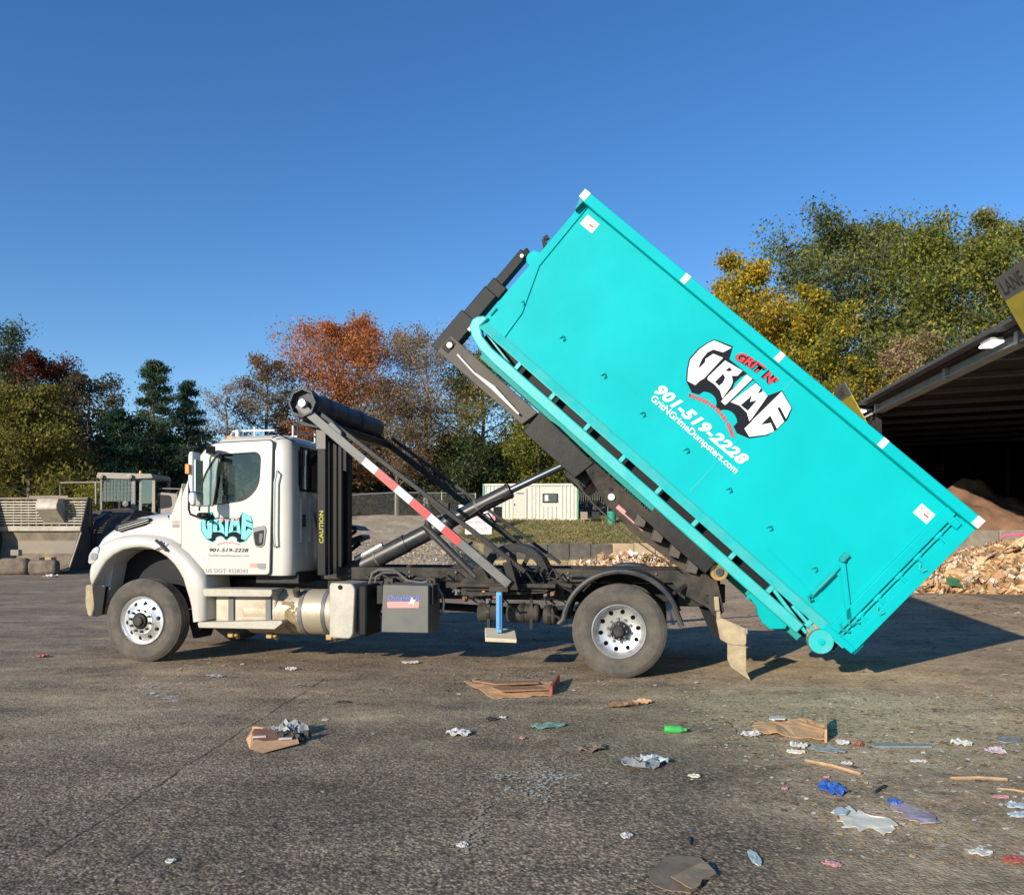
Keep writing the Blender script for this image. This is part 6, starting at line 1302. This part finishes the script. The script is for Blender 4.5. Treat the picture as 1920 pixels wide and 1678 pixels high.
# long flattened boxes
def flat_box(pts, z, m, name, label, flap=None):
    return torn(name, m, pts, label, 'cardboard', h=z, seed=len(label), jag=.025)
b1 = flat_box([(-0.537,8.759),(-0.313,8.541),(0.000,8.633),(0.518,8.633),(0.381,7.947),(-0.182,7.818)], .03, 'scrap_orange', 'flattened_box', 'long flattened orange-brown box lying between truck and camera')
ob = b1
for pts, m_ in (([(-0.429,8.571),(0.000,8.511),(0.229,8.571),(0.281,8.421),(-0.167,8.333)], 'scrap_brown'), ([(-0.218,8.191),(0.247,8.247),(0.377,8.081),(-0.106,7.973)], 'scrap_brown')): MB().prism(pts, .034, .05, 'z').build('box_fold', m_, ob, bevel=.003)
q = [(0.373,8.000),(0.499,8.696)]; MB().prism([(q[0][0],q[0][1]),(q[1][0],q[1][1]),(q[1][0]+.02,q[1][1]),(q[0][0]+.03,q[0][1])], .0, .09, 'z').build('box_end', 'scrap_redder', ob)
b2 = flat_box([(1.935,6.452),(2.060,6.838),(2.615,6.704),(2.410,6.170)], .06, 'scrap_orange', 'flattened_box', 'orange-tan carton with white tape among the litter on the right')
MB().prism([(2.148,6.685),(2.276,6.667),(2.310,6.780),(2.189,6.799)], .061, .068, 'z').build('box_tape', 'scrap_white', b2); q = [(2.410,6.170),(2.615,6.704)]; MB().prism([q[0],q[1],(q[1][0]+.02,q[1][1]),(q[0][0]+.02,q[0][1])], .0, .10, 'z').build('box_end', 'scrap_orange', b2)
b3 = flat_box([(0.641,3.768),(0.732,3.922),(0.804,3.993),(0.876,3.980),(0.925,3.941),(0.931,3.859),(0.960,3.738),(0.908,3.681),(0.796,3.566),(0.722,3.587),(0.641,3.631)], .02, 'scrap_dirt', 'flattened_box', 'worn brown cardboard sheet at the bottom edge of the picture')
torn('box_flap', 'scrap_brown2', [(0.731,3.681),(0.922,3.865),(0.953,3.733),(0.801,3.577)], None, None, h=.02, seed=4, z0=.022, parent=b3)
items = [
 ('torn_card','scrap_brown',1165,1324,.34,.10,.06,'row of torn tan cardboard flakes right of the long flattened box','cardboard'),
 ('torn_card','scrap_orange',1205,1318,.18,.07,.05,'small torn flake at the right end of the tan row','cardboard'),
 ('plastic_film','scrap_teal',1030,1362,.30,.10,.03,'faded teal plastic film in front of the rear wheel','plastic'),
 ('paper_scrap','scrap_white',862,1377,.20,.10,.05,'crumpled white paper below the long flattened box','paper'),
 ('dark_scrap','scrap_black',921,1350,.09,.05,.03,'small black scrap between the long box and the white paper','scrap'),
 ('paper_scrap','scrap_white',943,1346,.06,.03,.02,'tiny white scrap beside the small black scrap','paper'),
 ('torn_shoe','scrap_dirt',1108,1406,.20,.12,.05,'brown torn shoe sole left of the grey plastic bag','scrap'),
 ('plastic_bag','scrap_grey',1200,1436,.27,.14,.07,'flattened grey plastic bag in the middle of the yard','bag'),
 ('plastic_bag','scrap_lightblue',1228,1430,.20,.10,.07,'pale end of the flattened grey bag, folded over','bag'),
 ('tissue','scrap_white',1408,1379,.16,.08,.05,'white crumpled tissue left of the orange-tan carton','tissue'),
 ('tissue','scrap_cream',1460,1352,.12,.05,.05,'cream crumpled tissue behind the orange-tan carton','tissue'),
 ('paper_cup','scrap_white',1497,1401,.12,.07,.05,'white crushed cup below the orange-tan carton','cup'),
 ('paper_scrap','scrap_cream',1492,1411,.13,.06,.02,'cream paper scrap just below the white crushed cup','paper'),
 ('food_tray','scrap_grey',1550,1408,.26,.10,.03,'grey-blue food tray right of the white crushed cup','tray'),
 ('tissue','scrap_white',1580,1395,.10,.06,.04,'white tissue tuft at the right end of the food tray','tissue'),
 ('rusty_scrap','scrap_redder',1610,1398,.10,.06,.04,'rust-red scrap at the left end of the long grey strip','scrap'),
 ('blue_bag','scrap_blue',1560,1482,.15,.16,.05,'bright blue plastic bag on the right','bag'),
 ('pink_scrap','scrap_pink',1549,1459,.05,.03,.02,'tiny pink scrap above the bright blue bag','scrap'),
 ('pink_scrap','scrap_pink',1470,1480,.05,.04,.02,'tiny pink scrap left of the bright blue bag','scrap'),
 ('blue_scrap','scrap_blue',1677,1505,.07,.06,.02,'small blue corner at the top of the purple film','scrap'),
 ('tissue','scrap_white',1803,1396,.12,.10,.05,'white twisted tissue at the right','tissue'),
 ('printed_wrapper','scrap_purple',1866,1412,.14,.08,.05,'crumpled blue and red wrapper right of the twisted tissue','wrapper'),
 ('paper_sheet','scrap_grey',1890,1388,.22,.10,.012,'flat grey sheet at the right edge','paper'),
 ('foam_plate','scrap_lightblue',1905,1512,.14,.06,.02,'pale blue foam plate at the right edge','plate'),
 ('foam_plate','scrap_lightblue',1912,1529,.16,.05,.02,'lower pale foam plate at the right edge','plate'),
 ('paper_scrap','scrap_pink',1875,1496,.12,.05,.02,'faded pink paper left of the foam plates','paper'),
 ('red_wrapper','scrap_redder',1904,1616,.15,.08,.03,'red wrapper at the lower right edge','wrapper'),
 ('paper_scrap','scrap_white',1840,1600,.12,.05,.02,'white scrap left of the red wrapper','paper'),
 ('paper_chip','scrap_white',1175,1569,.06,.05,.02,'small white triangular chip in the foreground','paper'),
 ('stone','scrap_white',545,1257,.13,.06,.06,'pale lump under the fuel tank shadow edge','stone'),
 ('stone','scrap_white',770,1244,.22,.08,.04,'flat pale chip in front of the tool box','stone'),
 ('grey_chip','scrap_grey',405,1268,.22,.08,.03,'grey plastic shard below the front wheel','plastic'),
 ('dark_scrap','scrap_redder',80,1232,.24,.10,.06,'reddish-brown scrap at the far left','scrap'),
 ('stone','scrap_cream',95,1082,.50,.3,.16,'pale lumps of rubble lying left of the front bumper','stone'),
 ('dark_scrap','scrap_black',645,1317,.14,.04,.02,'thin dark shard right of the painted scuff','scrap'),
 ('paper_chip','scrap_white',610,1350,.06,.03,.01,'tiny white chip below the scuff','paper'),
 ('paper_chip','scrap_white',320,1616,.05,.03,.015,'white chip in the lower left foreground','paper'),
 ('paper_chip','scrap_pink',980,1386,.07,.05,.03,'small pinkish chip left of the torn shoe','paper'),
 ('paper_scrap','scrap_cream',1302,1456,.08,.04,.015,'small pale scrap right of the grey bag','paper'),
 ('paper_scrap','scrap_white',1588,1432,.08,.04,.02,'small white scrap above the wooden stick end','paper'),
 ('paper_scrap','scrap_white',1722,1428,.11,.03,.015,'thin white scrap below the long grey strip','paper'),
 ('grey_chip','scrap_lightblue',1415,1610,.05,.12,.01,'bluish scrap right of the worn cardboard sheet','plastic'),
 ('paper_scrap','scrap_white',868,1587,.06,.04,.02,'white scrap at the foot of the tan stain','paper'),
 ('paper_scrap','scrap_pink',1560,1622,.12,.05,.02,'pinkish scrap in the right foreground','paper'),
]
for i, (nm, m_, u, v, w, d, h, lab, cat) in enumerate(items):
    Y = 2400/(v-1003); crumple(nm, m_, ((u-960)/1500*Y, Y), w*(.7 if 'pink' in m_ or 'redder' in m_ else 1.0), d*(1.1 if 'pink' in m_ or 'redder' in m_ else 1.6), h*.75, 20+i*3, lab, cat, rz=random.Random(i).uniform(-.4,.4), n=9)
# spilt white plaster, torn paper stuck to the ground, sticks, strip, bottle
torn('torn_paper', 'scrap_cream', [(1.863,4.642),(1.957,4.660),(1.954,4.580),(2.033,4.607),(2.057,4.537),(2.105,4.511),(2.114,4.404),(2.038,4.293),(1.961,4.263),(1.960,4.324),(1.878,4.301),(1.865,4.372),(1.798,4.364),(1.843,4.444),(1.788,4.469),(1.855,4.545)], 'torn cream paper stuck to the asphalt on the right', 'paper', h=.02, seed=5, jag=.06)
torn('torn_paper', 'scrap_lightblue', [(1.835,4.571),(1.900,4.633),(1.913,4.554),(1.824,4.486)], 'pale grey torn piece at the left end of the cream paper', 'paper', h=.02, seed=8, jag=.05, z0=.02)
torn('purple_film', 'scrap_purple', [(2.270,4.829),(2.313,4.752),(2.373,4.715),(2.392,4.571),(2.379,4.428),(2.332,4.372),(2.238,4.388),(2.213,4.486),(2.244,4.624),(2.226,4.715)], 'faded purple plastic film on the right of the yard', 'plastic', h=.03, seed=12, jag=.05)
def stick(name, m, a, b, r, label, cat='stick'): o = MB().tube([(*a,r),(*[(p+q)/2+.01 for p,q in zip(a,b)],r*1.4),(*b,r)], r, 6).build(name, m, smooth=True); return tag(o, label, cat)
stick('wooden_stick', 'scrap_stick', (2.071,5.647), (2.320,5.322), .012, 'orange-brown wooden stick lying right of centre')
stick('thin_branch', 'scrap_stick', (2.865,5.229), (3.221,5.206), .012, 'pale broken branch near the right edge')
stick('thin_branch', 'scrap_stick', (3.046,5.031), (3.190,4.959), .007, 'thin yellow twig at the right edge below the broken branch')
stick('dark_twig', 'scrap_black', (2.243,4.948), (2.368,5.074), .01, 'short dark twig above the purple film'); stick('dark_twig', 'scrap_black', (0.934,4.233), (0.918,4.124), .005, 'short dark splinter above the worn cardboard sheet')
s_ = MB().prism([(2.755,6.122),(3.188,6.091),(3.160,6.015),(2.727,6.015)], .003, .014, 'z').build('grey_strip', 'scrap_grey'); tag(s_, 'long flat grey strip among the litter on the right', 'strip')
bt = empty('green_bottle', (1.315,6.469,0.000), R(-6)); tag(bt, 'bright green plastic bottle lying in front of the tail of the truck', 'bottle')
MB().lathe([(.0,-.085),(.028,-.08),(.03,-.06),(.03,.04),(.022,.06),(.012,.075)], (0,0,.03), 16, 'x').build('bottle_body', 'scrap_green', bt, smooth=True); MB().cyl((.075,0,.03),(.095,0,.03),.013).build('bottle_cap', 'scrap_green', bt)
# stains and flour-like spills: flat films of dried matter
def splat(name, m, u, v, w, d, seed, label, N=60, s0=.01, s1=.05):
    rs = random.Random(seed); Y = 2400/(v-1003); X = (u-960)/1500*Y; mb = MB()
    for k in range(N):
        x, y = X+rs.gauss(0,w/3), Y+rs.gauss(0,d/3); r = rs.uniform(s0,s1); n = 6; a0 = rs.random()*6
        mb.add([(x+r*rs.uniform(.5,1)*cos(a0+2*pi*i/n), y+r*rs.uniform(.5,1)*sin(a0+2*pi*i/n), .003+.0001*k) for i in range(n)], [tuple(range(n))])
    o = mb.build(name, m); return tag(o, label, 'stain', kind='stuff')
splat('white_spill', 'scrap_white', 1005, 1475, .4, .4, 1, 'powdery white spill left of the grey bag', 170, .004, .018); splat('white_spill', 'scrap_white', 1050, 1457, .25, .2, 2, 'smaller powdery white spill right of the first', 50, .004, .02)
splat('wrapper_crumbs', 'scrap_brown', 1500, 1378, .5, .3, 3, 'brown crumbs round the orange-tan carton', 90, .006, .02)
for i, (u,v) in enumerate(((272,1290),(285,1284),(300,1288),(312,1296),(322,1305),(328,1314),(310,1309),(296,1304),(284,1298))): splat('scuff_mark', 'stain_white', u, v, .12, .08, 50+i, 'pale crescent scuff in a loop below the front wheel', 14, .012, .03)['group'] = 'pale scuffs in a loop'
for k_, (u, v) in enumerate(((900,1512),(905,1528),(895,1545),(888,1562),(880,1578),(872,1588))): splat('dried_stain', 'stain_tan', u, v, .09, .16, 80+k_, 'flaking tan dried mud on the asphalt at bottom centre', 40, .006, .02)['group'] = 'flaking dried mud'
# loose small debris: chips, grit and flakes
def debris(name, label, N, fx, seed, s0, s1, pal, lay=.3):
    rs = np.random.RandomState(seed); P = fx(rs, N); n = len(P); V = []; k = 5; a0 = rs.rand(n)*6.28
    s = rs.uniform(0,1,n)**3*(s1-s0)+s0; z = s*lay
    ring_ = [np.stack([P[:,0]+s*rs.uniform(.5,1,n)*np.cos(a0+i*2*pi/4), P[:,1]+s*rs.uniform(.4,1,n)*np.sin(a0+i*2*pi/4), .002+rs.rand(n)*z*1.2], 1) for i in range(4)]
    V = np.stack(ring_, 1).reshape(-1,3); pal = np.array(pal); col = np.repeat(pal[rs.randint(0,len(pal),n)]*rs.uniform(.7,1.2,(n,1)),4,0)
    me = quads(name, V, np.arange(4*n).reshape(-1,4), col, 'tinted'); return tag(obj(name, me, None), label, 'debris', kind='stuff')
def ground_pts(u0,u1,v0,v1,bias=1.):
    def f(rs, N):
        v = v0+(v1-v0)*rs.rand(N)**bias; u = rs.uniform(u0,u1,N); Y = 2400/(v-1003); return np.stack([(u-960)/1500*Y, Y], 1)
    return f
EARTH = [(.38,.3,.2),(.28,.2,.13),(.5,.45,.36),(.16,.12,.09),(.6,.58,.54)]
def world_pts(x0,x1,y0,y1):
    def f(rs, N):
        y = y0+(y1-y0)*rs.rand(N); x = x0+(x1-x0)*rs.rand(N); return np.stack([x,y],1)
    return f
debris('yard_grit', 'fine grit and chips strewn over the yard', 9000, world_pts(-14,14,3.4,22), 31, .004,.022, EARTH)
debris('yard_chips', 'wood chips and flakes under and beyond the truck', 6000, world_pts(-4,12,8.0,21), 32, .01,.05, EARTH+[(.5,.33,.18)])
debris('straw_litter', 'straw and shredded paper trodden into the yard on the right', 13000, world_pts(1.6,6.5,3.9,8.2), 33, .004,.028, [(.5,.40,.22),(.56,.48,.3),(.4,.3,.17),(.62,.6,.56),(.36,.26,.15)])
debris('carton_crumbs', 'crushed wet cardboard crumbs between the larger litter on the right', 1500, world_pts(1.4,5.5,4.6,7.4), 41, .006,.045, [(.3,.2,.12),(.42,.3,.18),(.2,.14,.09),(.5,.42,.3)], .15)
debris('bright_litter', 'tiny bright plastic and paper bits across the right of the yard', 420, world_pts(.2,7,3.6,9.5), 34, .008,.035, [(.65,.65,.63),(.6,.6,.6),(.62,.58,.5),(.68,.66,.6),(.7,.66,.5),(.4,.42,.42),(.55,.35,.32),(.25,.33,.45),(.5,.45,.36)])
debris('far_litter', 'paper bits strewn in front of the cardboard heap', 900, world_pts(9.5,16,14,21.6), 35, .02,.10, EARTH+[(.45,.3,.16)])
